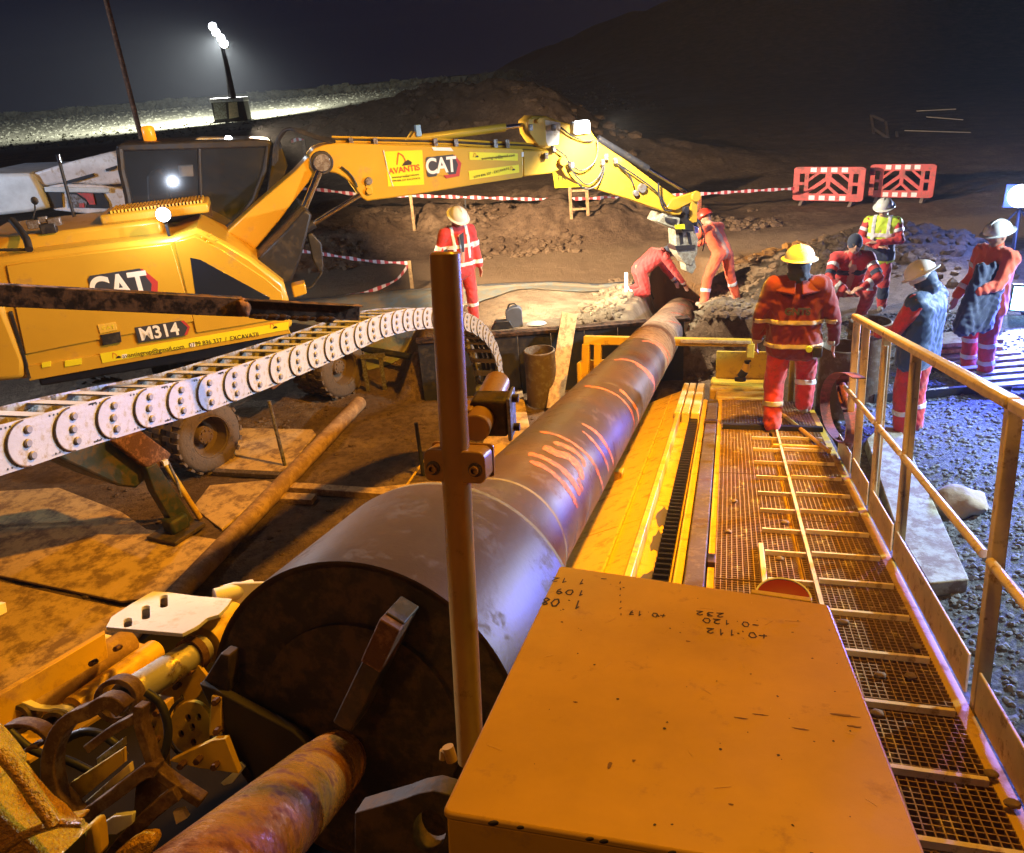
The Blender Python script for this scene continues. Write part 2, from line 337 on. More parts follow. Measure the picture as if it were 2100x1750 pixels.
def T(x, y, rough=True):
    x = np.asarray(x, float); y = np.asarray(y, float)
    la = x*.9587-y*.2844; up = .85+0*x
    up = up-.42*np.exp(-(((x-4.3)/1.0)**2+((y-14.3)/.8)**2))-.33*np.exp(-(((x-3.9)/2.6)**2+((y-15.2)/2.0)**2))
    bank = sst(18.0, 19.8, y+.3*np.sin(x*.9))*(1-sst(3, 6.5, x))
    up = up+sst(70, 150, y)*sst(2, 45, x)*(13+3*fbm(x, y, .03, 11))+bank*.75+sst(22, 50, y)*.35+sst(62, 130, y)*1.1
    up = up+.75*np.exp(-(((x-7.0)/2.2)**2+((y-14.4)/1.0)**2))+.30*np.exp(-(((x-5.2)/1.4)**2+((y-15.6)/.7)**2))
    # spoil ridge that rises to the right in front of the lit field
    ry = 33-.25*x; rh = .45+.75*sst(-14, -8, x)+1.35*sst(-9, -2, x)-1.5*sst(1.5, 5, x)-.9*sst(5, 12, x)
    ridge = np.clip(rh, 0, 9)*np.exp(-((y-ry)/3.2)**2); up = up+ridge*(1+.16*fbm(x, y, .45, 5))
    if rough: up = up+(bank*(1-sst(21, 24, y)))*.34*fbm(x, y, 1.3, 3)+ridge*.11*fbm(x, y, 1.3, 9)
    # trench of the pipe
    hx = .28440*x+.9587*y; lp = la-(PIPE_L)
    tr = sst(.62, .34, abs(lp))*sst(11.9, 12.4, hx)*(1-sst(16.9, 17.4, hx)); pz = 3.447-.214*(hx-.2)*.978-.30; up = up*(1-tr)+np.minimum(up, pz)*tr
    heap = (np.exp(-((lp-.85)/.26)**2)+np.exp(-((lp+.88)/.30)**2))*sst(11.8, 12.4, hx)*(1-sst(14.9, 15.8, hx)); up = up+heap*.09
    # launch pit
    ramp = sst(12.4, 15.2, y); step = sst(11.72, 11.80, y)
    w = sst(-1.9, -1.3, x); fwd = ramp*(1-w)+step*w
    right = sst(1.12, 1.22, la)
    k = np.maximum(fwd, right)
    z = up*k + 0*(1-k)
    if rough:
        z = z+.035*fbm(x, y, .9, 1)+.012*fbm(x, y, 6, 2, 3)*(1+2.5*heap+2*tr)+.05*heap*fbm(x, y, 4, 8, 3)
        z = z+(1-k)*.03*fbm(x, y, 1.7, 4)
    return z
def Tz(x, y): return float(T(x, y))
def lines(segs): return np.concatenate([np.linspace(a, b, n, endpoint=False) for a, b, n in segs]+[[segs[-1][1]]])
gx = lines([(-420, -60, 24), (-60, -16, 60), (-16, -8, 80), (-8, 9, 340), (9, 16, 90), (16, 60, 50), (60, 420, 20)])
gy = lines([(-12, 1, 30), (1, 21, 420), (21, 44, 200), (44, 160, 80), (160, 900, 24)])
XX, YY = np.meshgrid(gx, gy); ZZt = T(XX, YY)
nx, ny = len(gx), len(gy)
me = bpy.data.meshes.new('ground'); me.vertices.add(nx*ny); me.vertices.foreach_set('co', np.stack([XX, YY, ZZt], -1).reshape(-1))
idx = np.arange(nx*ny).reshape(ny, nx); q = np.stack([idx[:-1, :-1], idx[:-1, 1:], idx[1:, 1:], idx[1:, :-1]], -1).reshape(-1, 4)
me.loops.add(q.size); me.polygons.add(len(q)); me.loops.foreach_set('vertex_index', q.reshape(-1).astype(np.int32))
me.polygons.foreach_set('loop_start', np.arange(0, q.size, 4, dtype=np.int32)); me.polygons.foreach_set('use_smooth', [True]*len(q)); me.update(calc_edges=True); me.validate()
g = bpy.data.materials.new('bare_earth'); g.use_nodes = True; t = g.node_tree; N = t.nodes; K = t.links; b = N['Principled BSDF']; b.inputs['Roughness'].default_value = .85
tcn = N.new('ShaderNodeTexCoord'); sx = N.new('ShaderNodeSeparateXYZ'); K.new(tcn.outputs['Object'], sx.inputs[0])
def nse(s, d=8, r=.65):
    n = N.new('ShaderNodeTexNoise'); n.inputs['Scale'].default_value = s; n.inputs['Detail'].default_value = d; n.inputs['Roughness'].default_value = r; K.new(tcn.outputs['Object'], n.inputs['Vector']); return n.outputs['Fac']
def rmp(src, st):
    r = N.new('ShaderNodeValToRGB'); e = r.color_ramp.elements; K.new(src, r.inputs[0])
    while len(e) < len(st): e.new(.5)
    for i, (p, c) in enumerate(st): e[i].position = p; e[i].color = (tuple(c)+(1,)) if hasattr(c, '__len__') else (c, c, c, 1)
    return r.outputs[0]
def mx(f, a_, b_):
    m = N.new('ShaderNodeMix'); m.data_type = 'RGBA'
    K.new(f, m.inputs[0]); [K.new(s, m.inputs[i]) if not isinstance(s, tuple) else setattr(m.inputs[i], 'default_value', s+(1,)) for s, i in ((a_, 6), (b_, 7))]; return m.outputs[2]
def mrange(src, a_, b_, c=0., d=1.):
    m = N.new('ShaderNodeMapRange'); K.new(src, m.inputs[0]); [setattr(m.inputs[i+1], 'default_value', v) for i, v in enumerate((a_, b_, c, d))]; m.interpolation_type = 'SMOOTHSTEP'; return m.outputs[0]
def mul(a_, b_, op='MULTIPLY'):
    m = N.new('ShaderNodeMath'); m.operation = op; [K.new(s, m.inputs[i]) if not isinstance(s, (int, float)) else setattr(m.inputs[i], 'default_value', s) for i, s in enumerate((a_, b_))]; return m.outputs[0]
soil = rmp(nse(1.1), [(.3, (.085, .052, .032)), (.52, (.18, .115, .068)), (.72, (.29, .20, .125))])
soil = mx(rmp(nse(9, 10, .75), [(.45, 0.), (.62, 1.)]), soil, (.10, .062, .038))
sand = rmp(nse(3.0), [(.35, (.26, .205, .135)), (.65, (.44, .37, .26))])
X, Y_, Z_ = sx.outputs
# pale ground between the pit and the road
pale = mul(mul(mrange(Y_, 11.9, 12.6), mrange(Y_, 16.2, 14.8)), mul(mrange(X, -.9, .9), mrange(X, 6.2, 3.0)))
pale = mul(pale, rmp(nse(.9), [(.35, .35), (.6, 1.)]))
col = mx(pale, soil, sand)
road = mul(mrange(Y_, 15.3, 15.8), mrange(Y_, 18.4, 17.6)); col = mx(mul(road, .75), col, (.27, .185, .11))
wet = mul(mul(mrange(X, 3.0, 4.2), mrange(X, 7.5, 5.8)), mul(mrange(Y_, 14.9, 15.5), mrange(Y_, 17.2, 16.4))); wet = mul(wet, rmp(nse(.7), [(.42, 0.), (.52, 1.)]))
col = mx(wet, col, (.26, .13, .035))
# grey gravel on the right of the rig
la = mul(mul(X, .9587), mul(Y_, -.2844), 'ADD'); gra = mul(mul(mrange(la, .9, 1.3), mrange(Y_, 13.0, 9.5)), rmp(nse(.8), [(.2, .6), (.5, 1.)])); col = mx(gra, col, rmp(nse(28, 3), [(.35, (.06, .07, .085)), (.65, (.19, .215, .25))]))
gf = mul(mul(mrange(Y_, 58, 66), mrange(X, 26, 8)), 1.); col = mx(gf, col, rmp(nse(.35), [(.35, (.17, .165, .115)), (.65, (.30, .285, .21))]))
K.new(col, b.inputs['Base Color']); K.new(mul(mul(wet, -.72), .9, 'ADD'), b.inputs['Roughness']); b.inputs['Specular IOR Level'].default_value = .2
bp = N.new('ShaderNodeBump'); bp.inputs['Strength'].default_value = .9; bp.inputs['Distance'].default_value = .05
K.new(mul(mul(nse(7, 12, .75), nse(34, 8, .7), 'ADD'), mrange(wet, 0, 1, 1, .08)), bp.inputs['Height']); K.new(bp.outputs[0], b.inputs['Normal'])
me.materials.append(g); place(bpy.data.objects.new('ground', me), kind='structure')

# clods and gravel: scattered solid lumps, joined
def ico(sub):
    bm = bmesh.new(); bmesh.ops.create_icosphere(bm, subdivisions=sub, radius=1); v = np.array([p.co for p in bm.verts]); f = np.array([[q.index for q in p.verts] for p in bm.faces]); bm.free(); return v, f
IV, IF = ico(1); IV2, IF2 = ico(2)
def scatter(name, pts, sizes, m, flat=.65, v0=IV, f0=IF, sink=.2):
    n = len(pts); k = len(v0); Vv = np.zeros((n, k, 3))
    for i in range(n):
        j = v0*(1+rng.uniform(-.28, .28, (k, 1))); a_ = rng.uniform(0, 6.28); c, s_ = math.cos(a_), math.sin(a_)
        j = j@np.array([[c, -s_, 0], [s_, c, 0], [0, 0, 1]])*np.array([rng.uniform(.7, 1.3), rng.uniform(.7, 1.2), flat*rng.uniform(.7, 1.3)])*sizes[i]
        Vv[i] = j+np.array(pts[i])+[0, 0, sizes[i]*flat*sink]
    Fv = (f0[None]+(np.arange(n)*k)[:, None, None]).reshape(-1, 3)
    me = bpy.data.meshes.new(name); me.from_pydata(Vv.reshape(-1, 3).tolist(), [], Fv.tolist()); me.materials.append(m); me.update()
    return place(bpy.data.objects.new(name, me), kind='stuff')
def pts_on(n, fx, fy, cond):
    o = []; K_ = n*3
    while len(o) < n:
        xs = rng.uniform(*fx, K_); ys = rng.uniform(*fy, K_); zs = T(xs, ys)
        for x, y, z in zip(xs, ys, zs):
            if len(o) < n and cond(x, y): o.append((x, y, z))
    return o
LA = lambda x, y: x*.9587-y*.2844
HA = lambda x, y: x*.2844+y*.9587
p = pts_on(9000, (1.5, 7), (1.6, 11.5), lambda x, y: LA(x, y) > 1.24 and rng.random() < min(1, 5.5/y)*.9)
scatter('gravel', p, rng.uniform(.012, .032, len(p)), M['stone'])
p = pts_on(1500, (-7, 7), (17.8, 21), lambda x, y: vnoise(x, y, .9, 2) > -.05)
scatter('bank_clods', p, rng.uniform(.15, 1, len(p))**3*.12+.01, g)
def heapc(x, y):
    lp = abs(LA(x, y)-PIPE_L); h = HA(x, y); return (.42 if LA(x, y) > PIPE_L else .75) < lp < 1.7 and 11.95 < h < 15.8 and rng.random() < math.exp(-((lp-.95)/.4)**2)
p = pts_on(900, (0, 6), (10.5, 16.5), heapc)
scatter('spoil_heap_clods', p, rng.uniform(.2, 1, len(p))**2*.10+.01, g)
p = pts_on(900, (4.3, 9), (12.6, 16), lambda x, y: rng.random() < math.exp(-((x-6.8)/1.9)**2-((y-14.3)/.9)**2))
scatter('rubble_mound_clods', p, rng.uniform(.2, 1, len(p))**2*.13+.01, g)
p = pts_on(350, (-20, 6), (28, 38), lambda x, y: abs(y-33+.25*x) < 3)
scatter('spoil_ridge_clods', p, rng.uniform(.2, 1, len(p))**3*.3+.03, g)
p = pts_on(700, (-5.5, .9), (3, 12.2), lambda x, y: LA(x, y) < .9)
scatter('pit_floor_crumbs', p, rng.uniform(.008, .045, len(p))**1., g)
# dry grass field and hedge, small blades / leaf tufts
def tufts(name, n, fx, fy, h, w, m, cond):
    x = rng.uniform(*fx, n); y = rng.uniform(*fy, n); k = cond(x, y); x, y = x[k], y[k]; n = len(x); z = T(x, y)
    hh = h*rng.uniform(.4, 1.2, n); ww = w*rng.uniform(.5, 1.3, n); a_ = rng.uniform(0, 3.14, n); dx, dy = np.cos(a_)*ww, np.sin(a_)*ww; lx, ly = rng.normal(0, .35, n)*hh, rng.normal(0, .35, n)*hh
    v = np.stack([np.stack([x-dx, y-dy, z-.02], 1), np.stack([x+dx, y+dy, z-.02], 1), np.stack([x+lx, y+ly, z+hh], 1)], 1).reshape(-1, 3)
    me = bpy.data.meshes.new(name); me.from_pydata(v.tolist(), [], np.arange(3*n).reshape(-1, 3).tolist()); me.materials.append(m); me.update(); return place(bpy.data.objects.new(name, me), kind='stuff')
tufts('field_grass', 14000, (-125, 14), (64, 178), .16, .22, M['grass'], lambda x, y: (rng.random(len(x)) < (75/y)**1.2))
def hedge(name, y0, label, n, x0, x1, hs):
    me_v = []; me_f = []; hz0 = [Tz(0, y0)]*n
    for i in range(n):
        x = rng.uniform(x0, x1); top = hs*(1+.5*math.sin(x*.35+math.sin(x*.9))+.3*math.sin(x*1.7+2)); y = y0+rng.normal(0, 1.2); z = hz0[i]+rng.uniform(0, 1)**.8*max(.6, top)
        a_ = rng.uniform(0, 6.28, 3); s_ = rng.uniform(.2, .75); c = V(x, y, z); k = len(me_v)
        for j in range(3): me_v.append(tuple(c+V(math.cos(a_[j]), math.sin(a_[j])*.7, math.sin(a_[j]*2+x))*s_))
        me_f.append((k, k+1, k+2))
    me = bpy.data.meshes.new(name); me.from_pydata(me_v, [], me_f); me.materials.append(M['grass']); place(bpy.data.objects.new(name, me), kind='stuff')
hedge('far_hedge', 182, '', 26000, -150, 10, .7)

# ---------------------------------------------------------------- pit wall, membrane, plates, loose steel on the pit floor
t = thing('sheet_pile_wall', 'black steel sheet lining the far face of the launch pit', 'pit wall', (1, 11.7, 0))
for i in range(8):
    x0 = -1.35+i*.52; m_ = MB(); m_.box((x0+.25, 11.66+.02*(i % 2), .46), (.255, 0, 0), (0, .02, 0), (0, 0, .50)); m_.build('panel', M['dkmetal'], t, .004)
m_ = MB(); m_.abox((.75, 11.68, .985), (4.25, .16, .06)); m_.build('top_rail', M['beam'], t, .01)
# membrane on the ground beyond the pit, with its dark raised edge
mv = []; mf = []; bx = np.linspace(-4.2, 3.0, 60); k = 14
for i, x in enumerate(bx):
    far = 15.15+.05*math.sin(x*2); near = 13.1+1.75*sst(-2.2, .6, x)+.15*math.sin(x*3)
    for j in range(k):
        y = near+(far-near)*j/(k-1); mv.append((x, y, Tz(x, y)+.018+.02*float(vnoise(x, y, 2.2, 4))+(.05 if j == k-1 else 0)))
mf = [(i*k+j, (i+1)*k+j, (i+1)*k+j+1, i*k+j+1) for i in range(len(bx)-1) for j in range(k-1)]
m_ = MB(); m_.add(mv, mf); M['memb'] = mat('grey_geotextile', (.15, .18, .18), .7, var=.35, dirt=(.2, .17, .12), dirt_amt=.16, scale=1.6, bump=.3)
t = thing('ground_membrane', 'grey green geotextile sheet with a black edge beyond the excavator wheels', 'membrane', (-1, 14, .85))
m_.build('sheet', M['memb'], t, label='grey green sheet').modifiers.new('thick', 'SOLIDIFY').thickness = .01
m_ = MB(); m_.tube([(x, 15.17+.05*math.sin(x*2), Tz(x, 15.17)+.06) for x in bx], .035, 6); m_.build('hem', M['black'], t)
# steel road plates on the pit floor (flat quads unprojected on the floor)
def plate(pts, label, z=.02, th=.035):
    P_ = [Pz(x, y, z+th) for x, y in pts]; c = sum(P_)/len(P_)
    m_ = MB(); m_.prism([p-c for p in P_], (0, 0, -th)); m_.build('road_plate', M['mat'], None, .008, world=Matrix.Translation(c), label=label, cat='road plate', group='steel road plates on the pit floor')
plate([(-260, 1085), (-60, 1010), (120, 1000), (250, 1050), (300, 1085), (446, 1106), (352, 1222), (248, 1232), (0, 1180), (-200, 1150)], 'road plate under the stabiliser foot of the excavator')
plate([(-220, 1160), (0, 1192), (246, 1246), (340, 1236), (205, 1400), (60, 1560), (-300, 1560)], 'mud stained plate lowest of the plates beside the long rusty pipe')
plate([(455, 1085), (395, 1040), (430, 995), (545, 985), (560, 990), (556, 1000)], 'plate with a rounded corner just beyond the stabiliser foot')
plate([(440, 962), (480, 878), (640, 880), (648, 890), (594, 955), (575, 966)], 'farthest plate, beside the nearest excavator tyre')
plate([(1025, 800), (1070, 795), (1108, 985), (1040, 990), (960, 990), (1000, 880)], 'narrow yellow lit plate between the chain end and the pipe')
plate([(905, 985), (760, 1000), (800, 1030), (880, 1020)], 'small plate piece behind the scaffold post')
# long rusty pipe on the floor and bits around it
m_ = MB(); p0, p1 = Pz(330, 1255, .12), Pz(738, 826, .12); m_.lathe(p0, p1-p0, [(0, .085), (0, .105), (.02, .11), (np.linalg.norm(p1-p0)-.02, .11), (np.linalg.norm(p1-p0), .105), (np.linalg.norm(p1-p0), .085), (.02, .085)], 20)
m_.build('long_pipe', M['tanpipe'], None, label='long rusty pipe lying across the pit floor beside the road plates', cat='pipe')
for (a_, b_, w, h, z, lab) in [((560, 1020), (645, 1024), .16, .07, .04, 'short timber offcut against the long rusty pipe'), ((592, 1000), (850, 1018), .14, .09, .05, 'long flat timber between the rusty pipe and the rig'), ((440, 968), (578, 975), .10, .06, .05, 'dark timber bearer between two road plates')]:
    p0, p1 = Pz(*a_, z), Pz(*b_, z); m_ = MB(); m_.bar(p0, p1, w, h); m_.build('timber', M['wood'] if 'dark' not in lab else M['brownrail'], None, .006, label=lab, cat='timber')
def rod(p0, p1, r, m, name, lab, cat, seg=8):
    m_ = MB(); m_.cyl(p0, p1, r, seg=seg); return m_.build(name, m, None, label=lab, cat=cat)
rod(Pz(586, 962, .0), Pz(586, 962, 0)+V(-.03, .02, 1.0), .025, M['steel'], 'steel_stake', 'upright steel stake beside the long rusty pipe', 'stake')
rod(Pz(868, 975, 0.0), Pz(868, 975, .0)+V(0, 0, .75), .025, M['dkmetal'], 'steel_stake', 'short dark stake standing just left of the scaffold post', 'stake')
rod(Pz(818, 1018, .03), Pz(880, 930, .05), .015, M['rig'], 'thin_rod', 'thin yellow rod lying left of the scaffold post', 'rod')
rod(Pz(700, 708, .5), Pz(900, 742, .35), .06, M['black'], 'black_hose_pipe', 'thick black pipe lying behind the chain and post', 'pipe')
t = thing('steel_trestle', 'small steel trestle standing right of the front excavator wheel', 'trestle', tuple(Pz(775, 800, 0)))
b0 = Pz(775, 800, 0)
for dx in (-.16, .12):
    m_ = MB(); m_.bar(b0+V(dx, .0, 0), b0+V(dx, .0, .62), .06, .06, (0, 1, 0)); m_.build('leg', M['steel'], t)
m_ = MB(); m_.bar(b0+V(-.2, 0, .6), b0+V(.2, 0, .6), .1, .05); m_.build('top_bar', M['steel'], t)
# stub casing in the pit, leaning plank, little objects on the edge
def casing(base, top_h, r, th, lab, m=M['rust'], tilt=(0, 0)):
    m_ = MB(); m_.lathe(V(0, 0, 0), V(tilt[0], tilt[1], 1), [(0, r), (top_h-.01, r), (top_h, r-.01), (top_h, r-th), (.05, r-th)], 32); m_.build('casing_pipe', m, None, world=Matrix.Translation(base), label=lab, cat='casing', group='upright steel casings')
M['casing'] = mat('casing_steel', (.20, .17, .13), .55, metal=.3, dirt=(.12, .08, .05), dirt_amt=.2, scale=4, bump=.2)
casing(Pz(1113, 826, 0), .86, .235, .02, 'open casing standing in the pit left of the leaning yellow plank', M['casing'])
p0, p1 = Pz(1136, 840, 0.02), Pd(1168, 643, 12.0)
m_ = MB(); m_.bar(p0, p1, .24, .05, (0, -1, .2)); m_.build('leaning_plank', M['wood'], None, .006, label='yellow plank leaning up against the pit edge beside the drill pipe', cat='plank')
b0 = Pz(1056, 672, .98); t = thing('grey_jerrican', 'blue grey jerrican on the pit edge behind the casing', 'jerrican', tuple(b0))
m_ = MB(); m_.prism([b0+V(x, 0, z) for x, z in ((-.13, 0), (.13, 0), (.13, .27), (.09, .32), (-.02, .32), (-.13, .26))], (0, .16, 0)); m_.build('body', mat('blue_grey_plastic', (.10, .12, .17), .5), t, .01)
m_ = MB(); m_.tube([b0+V(-.09, .08, .3), b0+V(-.06, .08, .36), b0+V(.02, .08, .37), b0+V(.06, .08, .32)], .014, 6); m_.build('handle', M['dkmetal'], t)
b0 = Pz(1033, 676, .98); m_ = MB(); m_.prism([b0+V(x, 0, z) for x, z in ((-.2, 0), (.16, 0), (.1, .13), (-.12, .13))], (0, .14, 0)); m_.build('steel_foot_block', M['dkmetal'], None, .008, label='dark wedge sided steel block on the pit edge', cat='block')
b0 = Pz(1100, 668, .98)
m_ = MB(); m_.sph((0, 0, .03), .14, 12, 6, (1.2, .8, .3)); m_.build('crumpled_bag', mat('pale_plastic', (.5, .5, .55), .3), None, world=Matrix.Translation(b0), label='crumpled pale plastic bag behind the steel pit wall', cat='bag')
# right bank: slab, boulder, casings, timber stack, pallet
P_ = [Pz(x, y, .98) for x, y in ((1905, 1197), (1988, 1188), (1895, 985), (1850, 885), (1800, 880), (1776, 900), (1838, 1085))]
m_ = MB(); c = sum(P_)/len(P_); m_.prism([p-c for p in P_], (0, 0, -.13)); m_.build('concrete_slab', M['slab'], None, .012, world=Matrix.Translation(c), label='pale concrete slab on the gravel beside the catwalk railing', cat='slab')
def lump(name, c, r, sc, m, par=None, **k):
    v, f = ico(3); v = np.array([p*(1+.22*noise.noise(Vector(p)*1.7+Vector(c)*.3)+.07*noise.noise(Vector(p)*5)) for p in v])*r*np.array(sc)
    m_ = MB(); m_.add(v, [tuple(q) for q in f]); return m_.build(name, m, par, world=Matrix.Translation(c), **k)
lump('boulder', Pz(1965, 1030, .93), .19, (1.25, 1, .75), M['boulder'], label='round pale boulder on the gravel beyond the slab', cat='boulder')
b0 = Pz(1768, 812, .85)
casing(b0, .93, .23, .018, 'banded casing behind the railing, farther of the two right of the man on the catwalk', M['casing'])
m_ = MB(); m_.lathe(b0+V(0, 0, .80), ZZ, [(0, .232), (0, .25), (.05, .25), (.05, .232)], 32)
m_.build('rim_band', M['steel'], None, label='steel band clamped round the top of the farther upright casing', cat='band')
casing(Pz(1716, 845, .85), .80, .235, .018, 'plain brown casing just right of the man walking on the catwalk', M['casing'])
# ---------------------------------------------------------------- pipe thruster (rig)
rigo = RG(0, -1.79, 2)
RIG = thing('pipe_thruster', 'inclined yellow pipe thrusting machine with a grating catwalk and a toothed rack', 'pipe thruster', tuple(rigo))
def rbox(m_, l0, l1, u0, u1, a0, a1): return m_.box(RG((l0+l1)/2, (u0+u1)/2, (a0+a1)/2), L*(l1-l0)/2, U*(u1-u0)/2, A*(a1-a0)/2)
UC = -1.79                                   # top of the catwalk
# catwalk: bearing frame, grating panels, anti-slip bars
for l0, l1 in ((-.055, -.015), (.93, .99)):
    m_ = MB(); rbox(m_, l0, l1, UC-.16, UC-.012, .6, 9.75); m_.build('frame_beam', M['rig'], RIG, .003)
for i, a0 in enumerate(np.arange(1.0, 9.8, 1.09)):
    m_ = MB(); rbox(m_, -.01, .925, UC-.13, UC-.04, a0, a0+.05); m_.build('cross_beam', M['rig'], RIG)
gm = MB(); PW, PL = .455, 1.08
for x in np.arange(.002, PW, .0303): gm.box((x, PL/2, -.014), (.0026, 0, 0), (0, PL/2, 0), (0, 0, .014))
for y in np.arange(.002, PL, .0303): gm.box((PW/2, y, -.009), (PW/2, 0, 0), (0, .0026, 0), (0, 0, .009))
m_ = MB(); rbox(m_, -.01, .925, UC-.075, UC-.065, 4.3, 9.7); m_.build('added_grating_backing', M['rig'], RIG); m_ = MB(); rbox(m_, -.01, .925, UC-.16, UC-.15, .8, 4.28); m_.build('added_grating_backing', M['tanpipe'], RIG)  # sheets added under the grating so its far holes look lit, near ones brown
gmesh = gm.mesh('grating_panel', M['grate'], smooth=False)
for j, l0 in enumerate((-.012, .47)):
    for i, a0 in enumerate(np.arange(.95, 9.4, 1.09)):
        P_ = RG(l0, UC+.004*((i+j) % 2), a0); inst('grating_panel', gmesh, frame(P_, L, A, U), RIG)
def bars(l0, l1, aa, w=.022):
    m_ = MB(); m_.box((0, 0, 0), ((l1-l0)/2, 0, 0), (0, w/2, 0), (0, 0, .013)); me_ = m_.mesh('slip_bar', M['rail'])
    for a in aa: inst('slip_bar', me_, frame(RG((l0+l1)/2, UC+.019, a+rng.uniform(-.01, .01)), nrm(L+A*rng.uniform(-.012, .012)), A, U), RIG)
bars(.535, .905, [1.55, 1.92, 2.30, 2.65, 3.07, 3.47, 3.87, 4.27, 4.65, 5.05, 5.45, 5.85, 6.3, 6.75, 7.2, 7.65, 8.1])
bars(.27, .50, [3.3, 3.75, 4.2, 4.62, 5.02, 5.42, 5.82, 6.25, 6.7, 7.15, 7.6])
m_ = MB(); rbox(m_, .505, .525, UC+.004, UC+.03, 1.2, 9.2); m_.build('spine_bar', M['rail'], RIG)
m_ = MB(); rbox(m_, .235, .265, UC+.0, UC+.03, 4.0, 4.75); m_.build('hatch_handle', M['rail'], RIG, .004)
m_ = MB(); rbox(m_, -.0, .95, UC+.004, UC+.05, 8.02, 8.10); m_.build('step_plate', M['dkmetal'], RIG)
m_ = MB(); rbox(m_, .0, .62, UC-.11, UC-.02, 9.72, 9.8); rbox(m_, .45, .95, UC+.006, UC+.03, 7.3, 7.36); m_.build('end_bar', M['rig'], RIG)
m_ = MB(); m_.cyl(RG(.62, UC+.02, 8.75), RG(.90, UC+.04, 7.1), .02, seg=8); m_.build('handle_bar', M['rig'], RIG)
# clods of mud lying on the grating
for (a, l) in [(3.78, .6), (3.3, .68), (3.32, .8), (3.6, .88), (2.7, .93), (2.55, .95), (5.2, .42), (4.55, .35), (4.95, .06), (5.6, .1), (3.0, .62)]:
    v, f = IV2, IF2; m_ = MB(); m_.add(v*np.array([.022, .018, .012])*(1+.3*rng.random((len(v), 1))), [tuple(q) for q in f]); m_.build('mud_crumb', M['clod'], RIG, world=frame(RG(l, UC+.015, a), L, A, U))
# toe board, posts and rails
TL = .995
for a0, a1 in ((1.0, 3.12), (3.26, 4.72), (4.84, 5.58), (5.72, 6.4), (6.55, 7.25)):
    m_ = MB(); rbox(m_, TL-.006, TL+.006, UC+.0, UC+.17, a0, a1); m_.build('toe_board', M['rail'], RIG, .004)
m_ = MB(); rbox(m_, .99, 1.02, UC-.16, UC-.02, .6, 8.2); m_.build('edge_channel', M['flange'], RIG)
UT = -.565; post_a = [1.75, 3.19, 4.78, 5.65, 6.47, 6.93]
for i, a in enumerate(post_a):
    m_ = MB(); w = .036 if i else .04; p0, p1 = RG(TL+.03, UC-.08, a), RG(TL+.03, UT-.02, a)
    m_.box((p0+p1)/2, L*.026, A*w*.72, (p1-p0)/2); m_.build('rail_post', M['rail'], RIG, .004)
def tb(name, pts, r, m, par, seg=10, **k): m_ = MB(); m_.tube(pts, r, seg); return m_.build(name, m, par, **k)
for a0, a1 in ((.2, 3.14), (3.16, 6.98)):
    m_ = MB(); rbox(m_, TL-.012, TL+.048, UT-.03, UT+.015, a0, a1); m_.build('top_rail', M['rail'], RIG, .012)
for a0, a1 in ((.9, 3.15), (3.24, 4.74), (4.82, 5.61), (5.7, 6.44), (6.5, 7.1)):
    tb('mid_rail', [RG(TL, -1.18, a0), RG(TL, -1.18, a1)], .019, M['rail'], RIG)
for a in (5.2, 6.0): tb('inner_bar', [RG(TL+.01, UC+.1, a-.45), RG(TL+.01, UT-.08, a-.45)], .016, M['rail'], RIG)
# beam, guide bars, rack
m_ = MB(); rbox(m_, -.175, -.065, UC-.16, UC+.03, .8, 9.5); m_.build('guide_rail', M['brownrail'], RIG, .008)
for a in (8.15, 4.4): 
    m_ = MB(); rbox(m_, -.185, -.055, UC-.1, UC+.05, a, a+.12) if a > 8 else rbox(m_, -.06, -.012, UC-.05, UC+.02, a, a+.14); m_.build('rail_joint', M['beam'], RIG, .006)
m_ = MB(); rbox(m_, -.235, -.185, UC-.12, UC+.005, .8, 9.6); m_.build('guide_bar', M['rig'], RIG, .005)
m_ = MB(); rbox(m_, -.50, -.455, UC-.12, UC+.035, .8, 8.6); m_.build('guide_bar', M['rig'], RIG, .008)
m_ = MB(); rbox(m_, -.455, -.235, UC-.14, UC-.075, .8, 9.6); m_.build('rack_bed', M['rig'], RIG)
m_ = MB(); rbox(m_, -.275, -.262, UC-.075, UC-.035, .8, 8.6); m_.build('rack_back', M['rackm'], RIG)
tm = MB(); tm.prism([V(-.045, -.028, -.03), V(-.045, .028, -.03), V(-.045, .012, .03), V(-.045, -.012, .03)], (.09, 0, 0)); tmesh = tm.mesh('rack_tooth', M['rackm'], smooth=False)
for i in range(92): inst('rack_tooth', tmesh, frame(RG(-.31, UC-.045, 1.0+i*.083), L, A, U), RIG)
for a0, w in ((3.6, .05), (4.2, .06), (4.9, .04), (5.4, .05), (3.0, .06)):
    m_ = MB(); n_ = 14; m_.prism([RG(-.385+w*math.cos(t)*rng.uniform(.7, 1.2), UC-.0745, a0+.22*math.sin(t)*rng.uniform(.6, 1.2)) for t in np.linspace(0, 6.28, n_, endpoint=False)], U*.003); m_.build('grease_smear', mat('grease', (.09, .075, .08), .3), RIG)
m_ = MB(); rbox(m_, -.52, -.455, UC-.14, UC+.04, 8.6, 10.6); rbox(m_, -.44, -.36, UC-.14, UC+.04, 8.6, 10.6); rbox(m_, -.34, -.25, UC-.14, UC+.04, 8.6, 10.6); m_.build('rail_shoe', M['rail'], RIG, .01)
